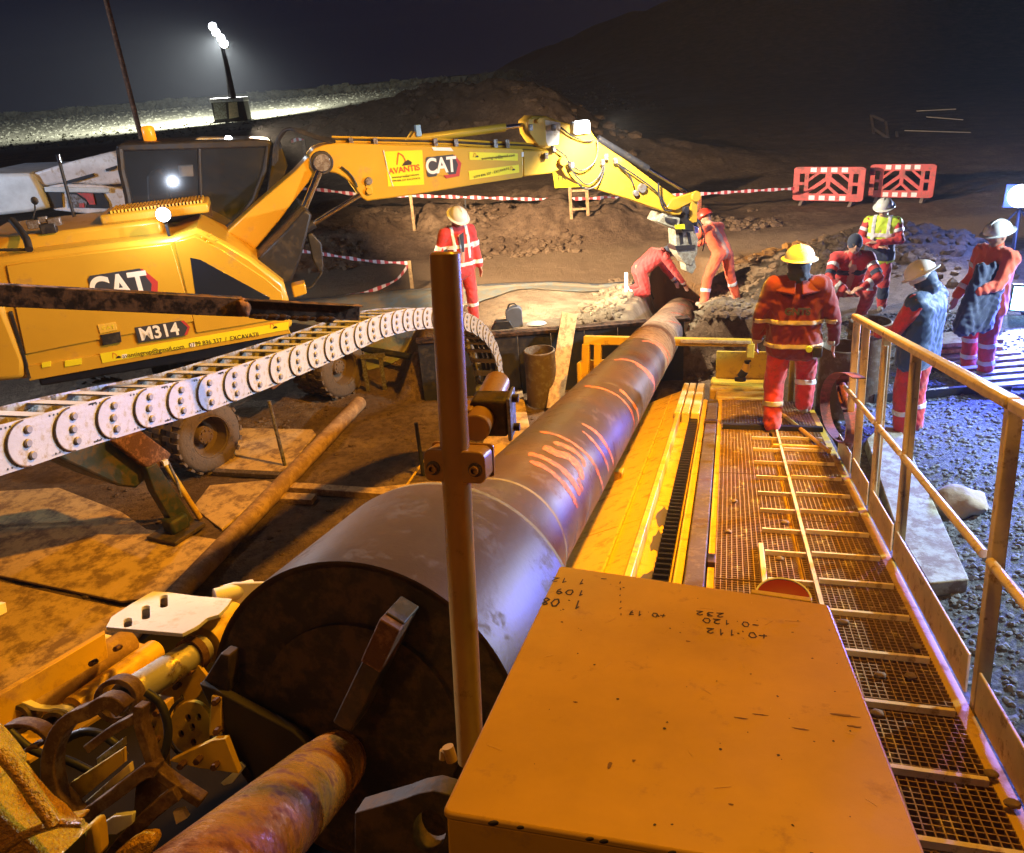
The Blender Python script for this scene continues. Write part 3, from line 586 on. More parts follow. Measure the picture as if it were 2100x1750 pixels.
# bed between pipe and rack: sloping plates in lengths
for i, (a0, a1) in enumerate(((.9, 3.4), (3.41, 5.2), (5.21, 7.6), (7.61, 10.4))):
    m_ = MB(); m_.prism([RG(-.505, UC-.02, a0), RG(-.505, UC-.02, a1), RG(-.98, UC-.22-.0*i, a1), RG(-.98, UC-.22, a0)], -U*.03); m_.build('bed_plate', M['rig'], RIG, .004)
for a0, a1 in ((.9, 5.3), (5.31, 10.4)):
    m_ = MB(); m_.prism([RG(-.985, UC-.22, a0), RG(-.985, UC-.22, a1), RG(-1.4, UC-.22, a1), RG(-1.4, UC-.22, a0)], -U*.03); m_.build('bed_plate', M['rig'], RIG)
    m_ = MB(); rbox(m_, -1.46, -1.405, UC-.5, UC+.05, a0, a1); m_.build('side_girder', M['rig'], RIG, .006)
m_ = MB(); rbox(m_, -.66, -.645, UC-.085, UC-.055, .9, 10.2); m_.build('bed_seam', M['rig'], RIG)
m_ = MB(); rbox(m_, -.9, -.83, UC-.18, UC-.10, 6.6, 6.75); m_.build('bed_lug', M['rig'], RIG, .004)
# legs under the rig down to the pit floor
for a, l in ((1.6, -1.3), (1.6, .8), (4.6, -1.3), (4.6, .8), (7.6, -1.3), (7.6, .8)):
    p0 = RG(l, UC-.25, a); m_ = MB(); m_.bar(p0, V(p0[0], p0[1], 0.02), .16, .16, A); m_.abox((p0[0], p0[1], .025), (.4, .4, .04)); m_.build('support_leg', M['rig'], RIG, .006)
# front frame at the pit wall
def tr(m_, pts, a, th): return m_.prism([Pa(x, y, a) for x, y in pts], A*th)
AF = 10.75
m_ = MB(); tr(m_, [(1196, 690), (1544, 697), (1544, 712), (1196, 708)], AF, .16); m_.build('front_beam', M['rig'], RIG, .012)
m_ = MB(); tr(m_, [(1395, 697), (1539, 700), (1539, 706), (1395, 704)], AF-.05, .04); m_.build('timber_packer', M['wood'], RIG, .006)
for xs in ((1193, 1208), (1218, 1232), (1532, 1548)):
    m_ = MB(); tr(m_, [(xs[0], 706), (xs[1], 706), (xs[1]-2, 800 if xs[0] < 1500 else 735), (xs[0]-2, 800 if xs[0] < 1500 else 735)], AF-.02, .14); m_.build('frame_upright', M['rig'], RIG, .01)
m_ = MB(); tr(m_, [(1190, 740), (1330, 735), (1330, 815), (1186, 812)], AF+.13, .05); m_.build('frame_plate', M['rig'], RIG, .006)
m_ = MB(); tr(m_, [(1228, 762), (1242, 762), (1242, 770), (1228, 770)], AF+.11, .02); m_.build('plate_slot', M['black'], RIG)
m_ = MB(); tr(m_, [(1182, 745), (1192, 742), (1194, 800), (1184, 806)], AF-.06, .12); m_.build('frame_pin', M['rig'], RIG, .02)
# right clamp block with valve, swivel plates
m_ = MB(); m_.prism([RG(-.18, UC+.02, 10.3), RG(.62, UC+.02, 10.35), RG(.62, UC+.02, 11.3), RG(-.18, UC+.02, 11.3)], -U*.25); m_.build('clamp_block', M['rig'], RIG, .03)
m_ = MB(); m_.prism([RG(-.1, UC-.0, 9.6), RG(.46, UC-.0, 9.65), RG(.62, UC-.0, 9.9), RG(.62, UC-.0, 10.35), RG(-.1, UC-.0, 10.3)], -U*.3); m_.build('clamp_foot', M['rig'], RIG, .03)
m_ = MB(); m_.prism([RG(-.12, UC+.02, 11.15), RG(.7, UC+.02, 11.15), RG(.7, UC+.02+.38, 11.15), RG(-.12, UC+.02+.38, 11.15)], A*.06); m_.build('back_plate', M['rig'], RIG, .01)
for l in (.66, .80):
    m_ = MB(); rbox(m_, l-.03, l+.03, UC-.15, UC+.48, 10.1 if l > .7 else 10.3, 10.2 if l > .7 else 10.42); m_.build('swivel_bar', M['rig'], RIG, .02)
p0 = Pa(1518, 782, 10.15)
m_ = MB(); m_.cyl(p0, p0+U*.05, .07, seg=12); m_.cyl(p0+U*.05, p0+U*.13+L*.05, .05, seg=12); m_.build('valve_base', M['dkmetal'], RIG, .006)
m_ = MB(); m_.cyl(p0+U*.12+L*.05, p0+U*.22+L*.07, .05, .04, 12); m_.build('valve_body', M['rig'], RIG, .006)
m_ = MB(); m_.cyl(p0+U*.22+L*.07, p0+U*.25+L*.075, .03, seg=10); m_.bar(p0+U*.25+L*.04, p0+U*.26+L*.12, .02, .02); m_.build('valve_handle', M['black'], RIG)

# ---------------------------------------------------------------- drill pipe
DP = thing('steel_pipe', 'long rust brown steel pipe with orange spray marks running down into the hole', 'pipe', tuple(RG(PIPE_L, PIPE_U, 2)))
M['armgrey0'] = mat('olive_flange', (.035, .028, .02), .7, dirt=(.05, .035, .02), dirt_amt=.1)
def pax(a): return RG(PIPE_L, PIPE_U, a)
m_ = MB(); m_.lathe(pax(0), A, [(1.80, .46), (1.80, .478), (2.46, .497), (2.50, .49), (2.52, .482), (2.75, .36), (2.8, .335), (3.12, .325), (3.16, .318), (3.3, PIPE_R), (8.95, PIPE_R)], 96)
m_.build('near_pipe', M['pipe'], DP)
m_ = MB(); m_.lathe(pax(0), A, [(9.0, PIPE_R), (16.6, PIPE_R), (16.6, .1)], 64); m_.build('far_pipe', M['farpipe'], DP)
def wring(a, R, w, name='weld_ring', m=None, h=.006):
    m_ = MB(); m_.lathe(pax(a), A, [(-w, R+.0005), (-w*.6, R+h), (w*.6, R+h), (w, R+.0005)], 96); m_.build(name, m or M['weld'], DP)
wring(2.49, .4905, .022, h=.002); wring(3.15, .3195, .018, h=.002); wring(8.97, PIPE_R, .02, h=.003)
wring(10.45, PIPE_R, .17, 'brown_band', M['rust'], .008)
# orange paint strokes that follow the pipe's surface
def stroke(pix, w, Roff=.0012, m='spray', smooth=6):
    w = w*1.7
    P_ = [Pc(x, y) for x, y in pix]; la_ = []
    for q in P_:
        l, u, a = lua(q); la_.append((a, math.atan2(l-PIPE_L, u-PIPE_U)))
    la_ = np.array(la_); n = len(la_); s_ = np.linspace(0, n-1, n*smooth); aa = np.interp(s_, range(n), la_[:, 0]); ph = np.interp(s_, range(n), la_[:, 1])
    ker = np.ones(5)/5; aa = np.convolve(np.pad(aa, 2, 'edge'), ker, 'valid'); ph = np.convolve(np.pad(ph, 2, 'edge'), ker, 'valid')
    R = PIPE_R+Roff; vs = []
    for i, (a, p_) in enumerate(zip(aa, ph)):
        ww = w*(.75+.35*noise.noise(Vector((a*9, p_*7, w*50))))*min(1, .35+.5*i, .35+.5*(len(aa)-1-i))
        for s2 in (-1, 1): vs.append(RG(PIPE_L+R*math.sin(p_), PIPE_U+R*math.cos(p_), a+s2*ww))
    m_ = MB(); m_.add(vs, [(2*i, 2*i+2, 2*i+3, 2*i+1) for i in range(len(aa)-1)]); m_.build('paint_stroke', M[m], DP)
Z5 = lambda *p: [(805+.26*x, 595+.26*y) for x, y in p]
Z2 = lambda *p: [(1120+.36*x, 595+.36*y) for x, y in p]
for pts_, w in [(Z5((1150, 1120), (1300, 1150), (1450, 1230), (1560, 1330), (1630, 1480), (1660, 1620)), .018), (Z5((1480, 1050), (1600, 1120), (1690, 1240), (1740, 1400)), .022),
                (Z5((1490, 1110), (1580, 1190), (1660, 1310), (1705, 1460)), .018), (Z5((1180, 1235), (1290, 1290), (1380, 1310), (1470, 1400), (1500, 1500)), .040),
                (Z5((1260, 1200), (1380, 1240), (1480, 1310), (1522, 1400)), .026), (Z5((1060, 1290), (1200, 1330), (1340, 1420), (1440, 1540), (1482, 1625)), .026),
                (Z5((1070, 1350), (1200, 1400), (1310, 1490), (1400, 1600), (1465, 1730)), .022), (Z5((1455, 1480), (1500, 1600)), .024), (Z5((1470, 1410), (1510, 1500)), .02),
                (Z5((1500, 760), (1600, 770), (1750, 820), (1860, 920), (1905, 1080), (1890, 1200)), .022), (Z5((1780, 780), (1880, 880), (1940, 1000), (1935, 1100)), .034),
                (Z2((380, 400), (470, 400), (560, 450), (620, 540), (628, 640)), .035), (Z2((500, 420), (590, 500), (640, 600)), .03), (Z2((540, 290), (620, 305), (680, 370), (700, 450)), .05),
                (Z2((600, 290), (680, 340), (712, 420)), .04), (Z2((660, 180), (750, 190), (790, 250), (790, 290)), .06), (Z2((700, 130), (770, 140), (825, 200)), .07), (Z2((740, 80), (800, 90), (850, 150)), .09), (Z2((770, 50), (820, 60), (870, 110)), .10)]:
    stroke(pts_, w)
# dark end face: disc, flange plate with corner, gusset, hub
m_ = MB(); m_.lathe(pax(0), A, [(1.80, .47), (1.80, .30), (1.78, .30), (1.78, .001)], 72); m_.build('end_disc', M['flange'], DP)
m_ = MB(); tr(m_, [(408, 1402), (440, 1415), (600, 1500), (640, 1540), (590, 1640), (560, 1640), (478, 1545), (418, 1425)], 1.70, .03); m_.build('flange_web', M['armgrey0'], DP, .004)
m_ = MB(); tr(m_, [(452, 1340), (470, 1345), (470, 1420), (410, 1408)], 1.72, .05); m_.build('flange_corner', M['flange'], DP, .004)
p0 = pax(1.775)
c0, c1 = Pa(842, 1232, 1.76), Pa(735, 1450, 1.76)
m_ = MB(); m_.box((c0+c1)/2-A*.05, (c1-c0)/2, nrm(np.cross(c1-c0, A))*.028, A*.05); m_.build('gusset_bar', M['flange'], DP, .004)
c2 = Pa(800, 1322, 1.76); m_ = MB(); m_.box((c0+c2)/2-A*.085, (c2-c0)/2*.92, nrm(np.cross(c1-c0, A))*.029, A*.045); m_.build('gusset_step', M['rust'], DP, .004)

# ---------------------------------------------------------------- wet rusty thrust rod in front of it
l0, u0, _ = lua(Pa(692, 1560, 1.74)); RO = thing('thrust_rod', 'wet orange lit rusty rod with a collar bearing on the dark pipe end', 'thrust rod', tuple(RG(l0, u0, 1.5)))
d0 = RG(l0, u0, 1.74); d1 = Pd(505, 1738, 1.45); rn = nrm(d1-d0); rl = np.linalg.norm(d1-d0)*1.6
m_ = MB(); m_.lathe(d0, rn, [(0, .001), (0, .062), (.02, .085), (.16, .087), (.17, .080), (.19, .080)], 48); m_.build('collar', M['rustrod'], RO)
m_ = MB(); m_.lathe(d0, rn, [(.19, .080), (.2, .090), (rl*.9+.1, .092), (rl*.9+.10, .001)], 48); m_.build('rod_body', M['rustrod'], RO)
m_ = MB(); m_.lathe(d0, rn, [(rl*.9+.1, .07), (rl*.9+.101, .096), (rl*.9+.16, .096), (rl*.9+.16, .001)], 48); m_.build('dark_tail', M['flange'], RO)

# ---------------------------------------------------------------- scaffold post with clamps
SP = thing('scaffold_post', 'open topped brown yellow scaffold post with a bolted clamp, in front of the pipe', 'scaffold post', tuple(Pd(962, 1500, 1.76)))
b0, b1 = Pd(966, 1560, 1.79), Pd(912, 517, 1.52); sd = nrm(b1-b0); h = np.linalg.norm(b1-b0); r = .0302
m_ = MB(); m_.lathe(b0, sd, [(0, r), (h-.004, r), (h, r-.004), (h, r-.011), (h-.004, r-.014), (.0, r-.014)], 40); m_.build('tube', M['scaf'], SP)
def rrect(w, h, r, k=5):
    o = []
    for cx, cy, a0 in ((w-r, h-r, 0), (-w+r, h-r, 90), (-w+r, -h+r, 180), (w-r, -h+r, 270)):
        o += [(cx+r*math.cos(math.radians(a0+90*i/k)), cy+r*math.sin(math.radians(a0+90*i/k))) for i in range(k+1)]
    return o
def frontblock(px, py, d, w, h, dep, r, m, name, par, X=None, Zv=None, Y=None):
    """rounded rectangular block facing the viewer side (-A)"""
    c = Pd(px, py, d); X = L if X is None else X; Zv = sd if Zv is None else Zv; Y = A if Y is None else Y
    m_ = MB(); m_.prism([c+X*a+Zv*b for a, b in rrect(w, h, r)], Y*dep); m_.build(name, m, par, .003); return c
Xc = nrm(np.cross(A, sd)); Yc = nrm(np.cross(sd, Xc))
cc = frontblock(931, 958, 1.60, .066, .034, .055, .016, M['scaf'], 'clamp_body', SP, Xc, sd, Yc)
m_ = MB(); m_.prism([cc+Yc*.056+Xc*a+sd*b for a, b in rrect(.068, .036, .008)], Yc*.006); m_.build('clamp_plate', M['scaf'], SP, .001)
for dx in (-.045, .045):
    q = cc+Xc*dx-sd*.004
    m_ = MB(); m_.lathe(q-Yc*.012, Yc, [(0, .0055), (0, .0095), (.012, .0095)], 20); m_.cyl(q-Yc*.004, q-Yc*.003, .0058, seg=12); m_.build('clamp_bolt', M['scaf'], SP)
    m_ = MB(); m_.lathe(q-Yc*.003, Yc, [(0, .001), (0, .0145), (.003, .015)], 20); m_.build('washer', M['steel'], SP)
# cross tube and second clamp behind the post
CT = thing('scaffold_coupler', 'short cross tube held in a dark bolted coupler behind the scaffold post', 'coupler', tuple(Pd(1010, 850, 1.75)))
q0, q1 = Pd(975, 880, 1.66), Pd(1020, 785, 1.92); m_ = MB(); m_.cyl(q0, q0+(q1-q0)*1.0, .031, seg=32); m_.build('cross_tube', M['scaf'], CT, .004)
tn = nrm(q1-q0); tx = nrm(np.cross(tn, U)); tu = np.cross(tx, tn); cm = Pd(1008, 848, 1.74)
m_ = MB(); m_.box(cm, tx*.040, tu*.043, tn*.035); m_.build('coupler_body', M['flange'], CT, .008)
m_ = MB(); m_.box(cm+tx*.045, tx*.004, tu*.05, tn*.04); m_.build('side_plate', M['steel'], CT, .003)
for s_ in (-.032, .036): m_ = MB(); m_.cyl(cm+tx*.045+tu*s_, cm+tx*.062+tu*s_, .009, seg=10); m_.build('bolt', M['flange'], CT)
m_ = MB(); m_.box(cm-tx*.06+tu*.02-tn*.03, tx*.03, tu*.012, tn*.03); m_.box(cm-tx*.07-tu*.01-tn*.03, tx*.02, tu*.03, tn*.004); m_.build('back_bracket', M['scaf'], CT, .004)

# ---------------------------------------------------------------- control cabinet lid, right foreground
UB = -.72; cq = [Pu(x, y, UB) for x, y in ((905, 1665), (1148, 1160), (1700, 1240), (1905, 1800), (1530, 1752))]
CB = thing('steel_cabinet', 'yellow steel cabinet with handwritten numbers on its flat lid', 'cabinet', tuple(sum(cq)/len(cq)))
def roundpoly(P_, r, k=4):
    o = []; n = len(P_)
    for i in range(n):
        p, a_, b_ = P_[i], P_[i-1], P_[(i+1) % n]; e0, e1 = nrm(a_-p), nrm(b_-p)
        for j in range(k+1):
            t_ = j/k; o.append((1-t_)**2*(p+e0*r)+2*t_*(1-t_)*p+t_**2*(p+e1*r))
    return o
lid = [cq[0], cq[1], cq[2], Pu(1905, 1800, UB), Pu(1915, 1840, UB)-0*L]
fr = Pu(905, 1665, UB); e = nrm(Pu(1480, 1760, UB)-fr); lid = [fr, cq[1], cq[2], fr+e*(np.linalg.norm(cq[2]-cq[1])*1.02)]
m_ = MB(); m_.prism(roundpoly(lid, .014), -U*.012); m_.build('lid', M['rigclean'], CB, .004)
ins = [p+(sum(lid)/4-p)*.015-U*.0125 for p in lid]
m_ = MB(); m_.prism(ins, -U*.75); m_.build('body', M['rigclean'], CB, .004)
FONT = None
def text_mesh(body, size, w, m, name, par, extr=.0006, align='CENTER', bold=0, sx=1., sp=1., **k):
    cu = bpy.data.curves.new('t', 'FONT'); cu.body = body; cu.size = size; cu.extrude = extr; cu.align_x = align; cu.align_y = 'CENTER'; cu.offset = bold; cu.space_character = sp
    o = bpy.data.objects.new('t', cu); COL.objects.link(o); dg = bpy.context.evaluated_depsgraph_get(); me_ = bpy.data.meshes.new_from_object(o.evaluated_get(dg)); COL.objects.unlink(o); bpy.data.objects.remove(o)
    me_.materials.clear(); me_.materials.append(m)
    w = Matrix(w) @ Matrix.Diagonal((sx, 1, 1, 1))
    return inst(name, me_, w, par, **k)
# handwriting (read from the far side of the cabinet) as thin pen strokes
GL = {'0': [[(0, .5), (.15, .95), (.5, 1), (.8, .6), (.6, .1), (.2, .05), (0, .5)]], '1': [[(.1, .75), (.35, 1), (.35, 0)]], '2': [[(0, .8), (.3, 1), (.65, .8), (.5, .45), (0, 0), (.75, .05)]], '3': [[(0, .95), (.5, 1), (.6, .75), (.25, .55), (.65, .35), (.5, .05), (0, .05)]],
      '7': [[(0, .95), (.7, 1), (.3, 0)], [(.15, .5), (.65, .52)]], '8': [[(.35, .5), (.05, .75), (.35, 1), (.6, .75), (.35, .5), (.05, .2), (.35, 0), (.65, .25), (.35, .5)]], '9': [[(.6, .8), (.3, 1), (.05, .75), (.3, .5), (.6, .7), (.55, .3), (.3, 0)]],
      '+': [[(0, .5), (.7, .5)], [(.35, .85), (.3, .15)]], '-': [[(0, .5), (.7, .45)]], '.': [[(.2, .05), (.25, .0)]], '|': [[(.3, 1), (.3, .4)]], ' ': []}
def pen(s_, x, y, h, w=None, r=.0011, ang=0.):
    """writes s_ with its start at pixel (x,y) on the lid, running to the left and upside down"""
    w = w or h*.62; o = Pu(x, y, UB+.0012); X_ = -L*math.cos(ang)-A*math.sin(ang); Y_ = -A*math.cos(ang)+L*math.sin(ang); m_ = MB()
    for i, ch in enumerate(s_):
        for st in GL[ch]:
            pp = [o+X_*(i*w+px_*w*.85+rng.normal(0, .0006))+Y_*(py_*h+rng.normal(0, .0008)) for px_, py_ in st]
            for a_, b_ in zip(pp[:-1], pp[1:]): m_.bar(a_-(b_-a_)*.06, b_+(b_-a_)*.06, r*2, .0005, U)
    m_.build('pen_writing', M['ink'], CB, smooth=False)
pen('+0.112', 1572, 1300, .021, .0195); pen('-0.120', 1556, 1278, .020, .0185); pen('232', 1483, 1258, .019, .020)
pen('+0.17', 1365, 1259, .018, .0155); pen('1.08', 1193, 1233, .036, .0225, .0016); pen('109', 1199, 1212, .026, .023, .0014); pen('1 12', 1200, 1190, .022, .02); pen('-', 1245, 1184, .02, .02)
for i in range(6): pen('|', 1276+.2*i, 1192+i*13, .012, .012)
# scuffs on the lid
for x, y, w_, h_ in ((1735, 1468, .022, .004), (1750, 1490, .012, .003), (1520, 1473, .010, .0015), (1560, 1466, .012, .0012), (1250, 1570, .004, .010), (1410, 1315, .005, .002), (1180, 1440, .004, .002), (1640, 1495, .016, .002), (1300, 1560, .003, .003), (1500, 1650, .004, .002)):
    m_ = MB(); c = Pu(x, y, UB+.0008); m_.prism([c+L*w_*math.cos(t)*rng.uniform(.4, 1.2)+A*h_*math.sin(t)*rng.uniform(.4, 1.2) for t in np.linspace(0, 6.28, 11, endpoint=False)], U*.0004); m_.build('scuff', mat('scuff', (.22, .11, .03), .7), CB, smooth=False)
for k_ in (.12, .18, .33, .36, .5, .7): 
    c = fr+e*(k_*.6); m_ = MB(); m_.sph(c-U*.004, .004*rng.uniform(.6, 1.3), 8, 5, (1.6, .6, .8)); m_.build('paint_chip', M['ink'], CB)
m_ = MB()
for i in range(46):
    a_, b_ = rng.uniform(.03, .97, 2); c = lid[0]*(1-a_)*(1-b_)+lid[1]*a_*(1-b_)+lid[2]*a_*b_+lid[3]*(1-a_)*b_+U*.0008; r_ = rng.uniform(.0006, .0022)
    m_.prism([c+L*r_*math.cos(t)*rng.uniform(.5, 1.6)+A*r_*math.sin(t)*rng.uniform(.5, 1.6) for t in np.linspace(0, 6.28, 7, endpoint=False)], U*.0003)
m_.build('specks', M['ink'], CB, smooth=False, kind='stuff')
m_ = MB()
for i in range(16):
    a_, b_ = rng.uniform(.05, .95, 2); c = lid[0]*(1-a_)*(1-b_)+lid[1]*a_*(1-b_)+lid[2]*a_*b_+lid[3]*(1-a_)*b_+U*.0008; d_ = L*rng.normal()+A*rng.normal(); d_ = nrm(d_)*rng.uniform(.006, .03); m_.bar(c, c+d_, .0007, .0004, U)
m_.build('scratches', mat('scratch', (.75, .50, .12), .5), CB, smooth=False, kind='stuff')
# red reflector disc behind the cabinet
RD = thing('red_reflector', 'dark red round reflector peeping out behind the far corner of the cabinet', 'reflector', tuple(Pd(1612, 1222, 2.2)))
c = Pd(1606, 1230, 2.15); rnv = nrm(A*-.35+U*.93)
m_ = MB(); m_.lathe(c, rnv, [(0, .074), (.012, .074), (.012, .069)], 40); m_.build('rim', M['refl'], RD)
m_ = MB(); m_.lathe(c+rnv*.009, rnv, [(0, .069), (.002, .02), (.001, .001)], 40); m_.build('disc', mat('reflector_red', (.28, .01, .02), .25), RD)
m_ = MB(); m_.bar(Pu(1540, 1214, UB-.03), Pu(1665, 1232, UB-.03), .02, .006, U); m_.build('bracket', M['rig'], RD, .002)
# lifting lug, bottom centre
LG = thing('lifting_lug', 'dark steel lifting lug with a round eye at the foot of the cabinet', 'lifting lug', tuple(Pa(850, 1700, 1.12)))
aL = 1.12; out = [Pa(x, y, aL) for x, y in ((727, 1668), (757, 1659), (790, 1650), (821, 1641), (857, 1628), (890, 1622), (925, 1632), (950, 1660), (950, 1830), (727, 1830))]
hole = [Pa(880+34*math.cos(t), 1706+44*math.sin(t), aL) for t in np.linspace(0, 6.28, 20, endpoint=False)]
m_ = MB(); m_.holed(out, [hole], A*.045); m_.build('eye_plate', M['flange'], LG, .002)
m_ = MB(); q = Pa(927, 1560, 1.3); m_.cyl(q, q+U*.03-L*.008, .012, seg=12); m_.cyl(q-L*.02, q-L*.018+U*.02, .007, seg=8); m_.build('stud', M['scaf'], LG)

# ---------------------------------------------------------------- cable chain
CH = thing('cable_chain', 'grey steel cable carrier chain of riveted links running along the left of the rig', 'cable chain', tuple(Pl(300, 836, -2.6)))
cp = [(-330, 985), (-200, 968), (-80, 945), (0, 925), (161, 876), (308, 836), (427, 806), (568, 756), (697, 706), (770, 675), (815, 661), (850, 655), (900, 652), (945, 657), (975, 668), (1000, 690), (1016, 718), (1026, 755), (1030, 800), (1030, 850)]
CL = -2.6; P_ = [Pl(x, y, CL) for x, y in cp]
def resample(P_, step):
    P_ = np.array(P_)
    # smooth by Catmull-Rom
    Q = []
    for i in range(len(P_)-1):
        a_, b_, c_, d_ = P_[max(i-1, 0)], P_[i], P_[i+1], P_[min(i+2, len(P_)-1)]
        for t_ in np.linspace(0, 1, 12, endpoint=False): Q.append(.5*((2*b_)+(-a_+c_)*t_+(2*a_-5*b_+4*c_-d_)*t_**2+(-a_+3*b_-3*c_+d_)*t_**3))
    Q.append(P_[-1]); Q = np.array(Q); s_ = np.concatenate([[0], np.cumsum(np.linalg.norm(np.diff(Q, axis=0), axis=1))])
    k_ = np.arange(0, s_[-1], step); return np.stack([np.interp(k_, s_, Q[:, i]) for i in range(3)], 1)
pitch = .225; CPT = resample(P_, pitch); hh = .094; cw = .30
lm = MB(); pl = [(-.02, -hh), (pitch+.01, -hh), (pitch+.01, hh), (-.02, hh)]
lm.prism([V(x, 0, z) for x, z in pl], (0, .006, 0))
lm.prism([V(.0+hh*math.cos(t), -.007, hh*math.sin(t)*.985) for t in np.linspace(math.pi*.5, math.pi*1.5, 15)]+[V(pitch*.42, -.007, -hh*.985), V(pitch*.42, -.007, hh*.985)], (0, .007, 0))
link_mesh = lm.mesh('link_plate', M['chain'])
edge_m = MB(); edge_m.tube([V(hh*math.cos(t), -.004, hh*math.sin(t)*.97) for t in np.linspace(math.pi*.52, math.pi*1.48, 17)], .0035, 5); edge_mesh = edge_m.mesh('link_seam', M['flange'])
bo = MB(); bo.lathe((0, 0, 0), (0, -1, 0), [(0, .017), (.008, .017), (.012, .013), (.012, .001)], 14); bolt_mesh = bo.mesh('link_bolt', mat('bolt_grey', (.20, .19, .21), .5, metal=.3))
rv = MB()
for x, z in [(.125, .078), (.145, .078), (.165, .078), (.125, -.078), (.145, -.078), (.165, -.078), (.155, .012), (.155, -.02)]: rv.lathe((x, -.0005, z), (0, -1, 0), [(0, .0045), (.0012, .004), (.0012, .0001)], 6)
riv_mesh = rv.mesh('rivet_holes', M['black'], smooth=False)
inm = MB(); inm.prism([V(x, 0, z) for x, z in pl], (0, .006, 0)); inner_mesh = inm.mesh('inner_link_plate', M['steel'])
rg_ = MB(); rg_.box((pitch*.5, cw/2, 0), (.035, 0, 0), (0, cw/2, 0), (0, 0, .004)); rung_mesh = rg_.mesh('rung', M['chain'])
for i in range(len(CPT)-1):
    p, q = CPT[i], CPT[i+1]; X_ = nrm(q-p); Y_ = -L; Z_ = np.cross(X_, Y_); 
    w0 = frame(p+L*.006*(i % 2)*0, X_, Y_, Z_)
    lk = inst('link_plate', link_mesh, w0, CH)
    inst('link_seam', edge_mesh, frame(p+L*.004, X_, Y_, Z_), lk)
    for z in (-.052, 0, .052): inst('link_bolt', bolt_mesh, frame(p+L*.007+X_*(.008+.012*(z == 0)*-1)+Z_*z, X_, Y_, Z_), lk)
    inst('rivet_holes', riv_mesh, w0, lk, kind='stuff')
    inst('inner_link_plate', inner_mesh, frame(p-L*cw, X_, Y_, Z_), CH)
    for z in (.082, -.082): inst('rung', rung_mesh, frame(p+Z_*z, X_, Y_, Z_), CH)
m_ = MB(); m_.sweep([p+Z_*0-L*.10 for p in CPT], [(-.02, -.02), (.02, -.02), (.02, .02), (-.02, .02)]); 
for k_, r_ in ((.08, .022), (.14, .018), (.20, .025)): tb('cable', [p-L*k_-U*.03 for p in CPT], r_, M['black'], CH)
# trough that carries the chain
m_ = MB(); rbox(m_, CL-cw-.06, CL-.05, -1.32, -1.28, 1.2, 2.2); m_.build('chain_tray', M['rig'], CH)

# ---------------------------------------------------------------- black beam reaching in from the left
BE = thing('steel_beam', 'black oily steel beam reaching in from the left in front of the excavator', 'beam', tuple(Pd(400, 620, 3.6)))
q0, q1 = Pd(-260, 592, 3.2), Pd(738, 641, 4.3); bd = nrm(q1-q0); bu = nrm(ZZ-bd*(ZZ@bd)); bn = np.cross(bd, bu)
m_ = MB(); mid = Pd(412, 0, 1)*0
qm = q0+(q1-q0)*.70
m_.box((q0+qm)/2, (qm-q0)/2, bn*.028, bu*.048); m_.build('main_bar', M['beam'], BE, .004)
m_ = MB(); m_.box((qm+q1)/2-bu*.003, (q1-qm)/2, bn*.004, bu*.042); m_.box((qm+q1)/2+bu*.040+bn*.02, (q1-qm)/2, bn*.024, bu*.003); m_.build('angle_end', M['beam'], BE, .001)
m_ = MB(); m_.box(q1-bd*.004-bu*.003, bd*.003, bn*.005, bu*.044); m_.build('cut_end', M['steel'], BE)
lump('weld_lump', qm-bn*.02*np.sign((bn@cF))*1, .045, (.8, .8, 1.1), M['rust'], par=BE)
for k_ in np.linspace(.72, .92, 14):
    lump('mud_drip', q0+(q1-q0)*(k_+rng.uniform(-.01, .01))-bu*.045, rng.uniform(.012, .026), (1.6, .8, .8), M['beam'], par=BE)
M['gapblack'] = mat('black_gap_backing', (.010, .008, .007), .9); M['gapblack'].node_tree.nodes['Principled BSDF'].inputs['Specular IOR Level'].default_value = 0  # plain black for the sheet that darkens the gaps between clamp parts
# ---------------------------------------------------------------- clamp machinery, lower left
CM = thing('clamp_assembly', 'yellow hydraulic clamp unit with rollers, white slotted plate and cylinder beside the dark pipe end', 'clamp unit', tuple(RG(-1.6, -1.3, 1.8)))
ZB = lambda *p: [(0+.34*x, 1155+.34*y) for x, y in p]
def slot(x, y, dx, dy, w, u):
    c0, c1 = Pu(x-dx, y-dy, u), Pu(x+dx, y+dy, u); d_ = nrm(c1-c0); s_ = np.cross(d_, U); o = []
    for k_ in range(9): t_ = math.pi*k_/8-math.pi/2; o.append(c1+(d_*math.cos(t_)+s_*math.sin(t_))*w)
    for k_ in range(9): t_ = math.pi*k_/8+math.pi/2; o.append(c0+(d_*math.cos(t_)+s_*math.sin(t_))*w)
    return o
uw = -1.10
out = [Pu(x, y, uw) for x, y in ZB((640, 385), (670, 325), (800, 240), (920, 170), (1010, 175), (1200, 200), (1400, 215), (1370, 260), (1320, 310), (1250, 330), (1190, 380), (1100, 425))]
holes = [slot(336, 1233, 0, 10, .012, uw), slot(299, 1256, 0, 11, .012, uw), slot(262, 1277, 0, 6, .012, uw)]
m_ = MB(); m_.holed(out, holes, -U*.012); m_.build('slotted_plate', M['white'], CM, .001)
def cylA(p, q, d0, r, name, mt, d1=None, hollow=.0, rn=None, par=CM, seg=32):
    a_ = Pd(p[0], p[1], d0); b_ = Pd(q[0], q[1], d1 or d0); n_ = nrm(b_-a_); h_ = np.linalg.norm(b_-a_); m_ = MB()
    m_.lathe(a_, n_, ([(.10, 1e-4), (.10, r*hollow), (0, r*hollow)] if hollow else [(0, 1e-4)])+[(0, r*.97), (.004, r), (h_-.004, r), (h_, r*.97), (h_, 1e-4)], seg); m_.build(name, mt, par); return a_, b_, n_
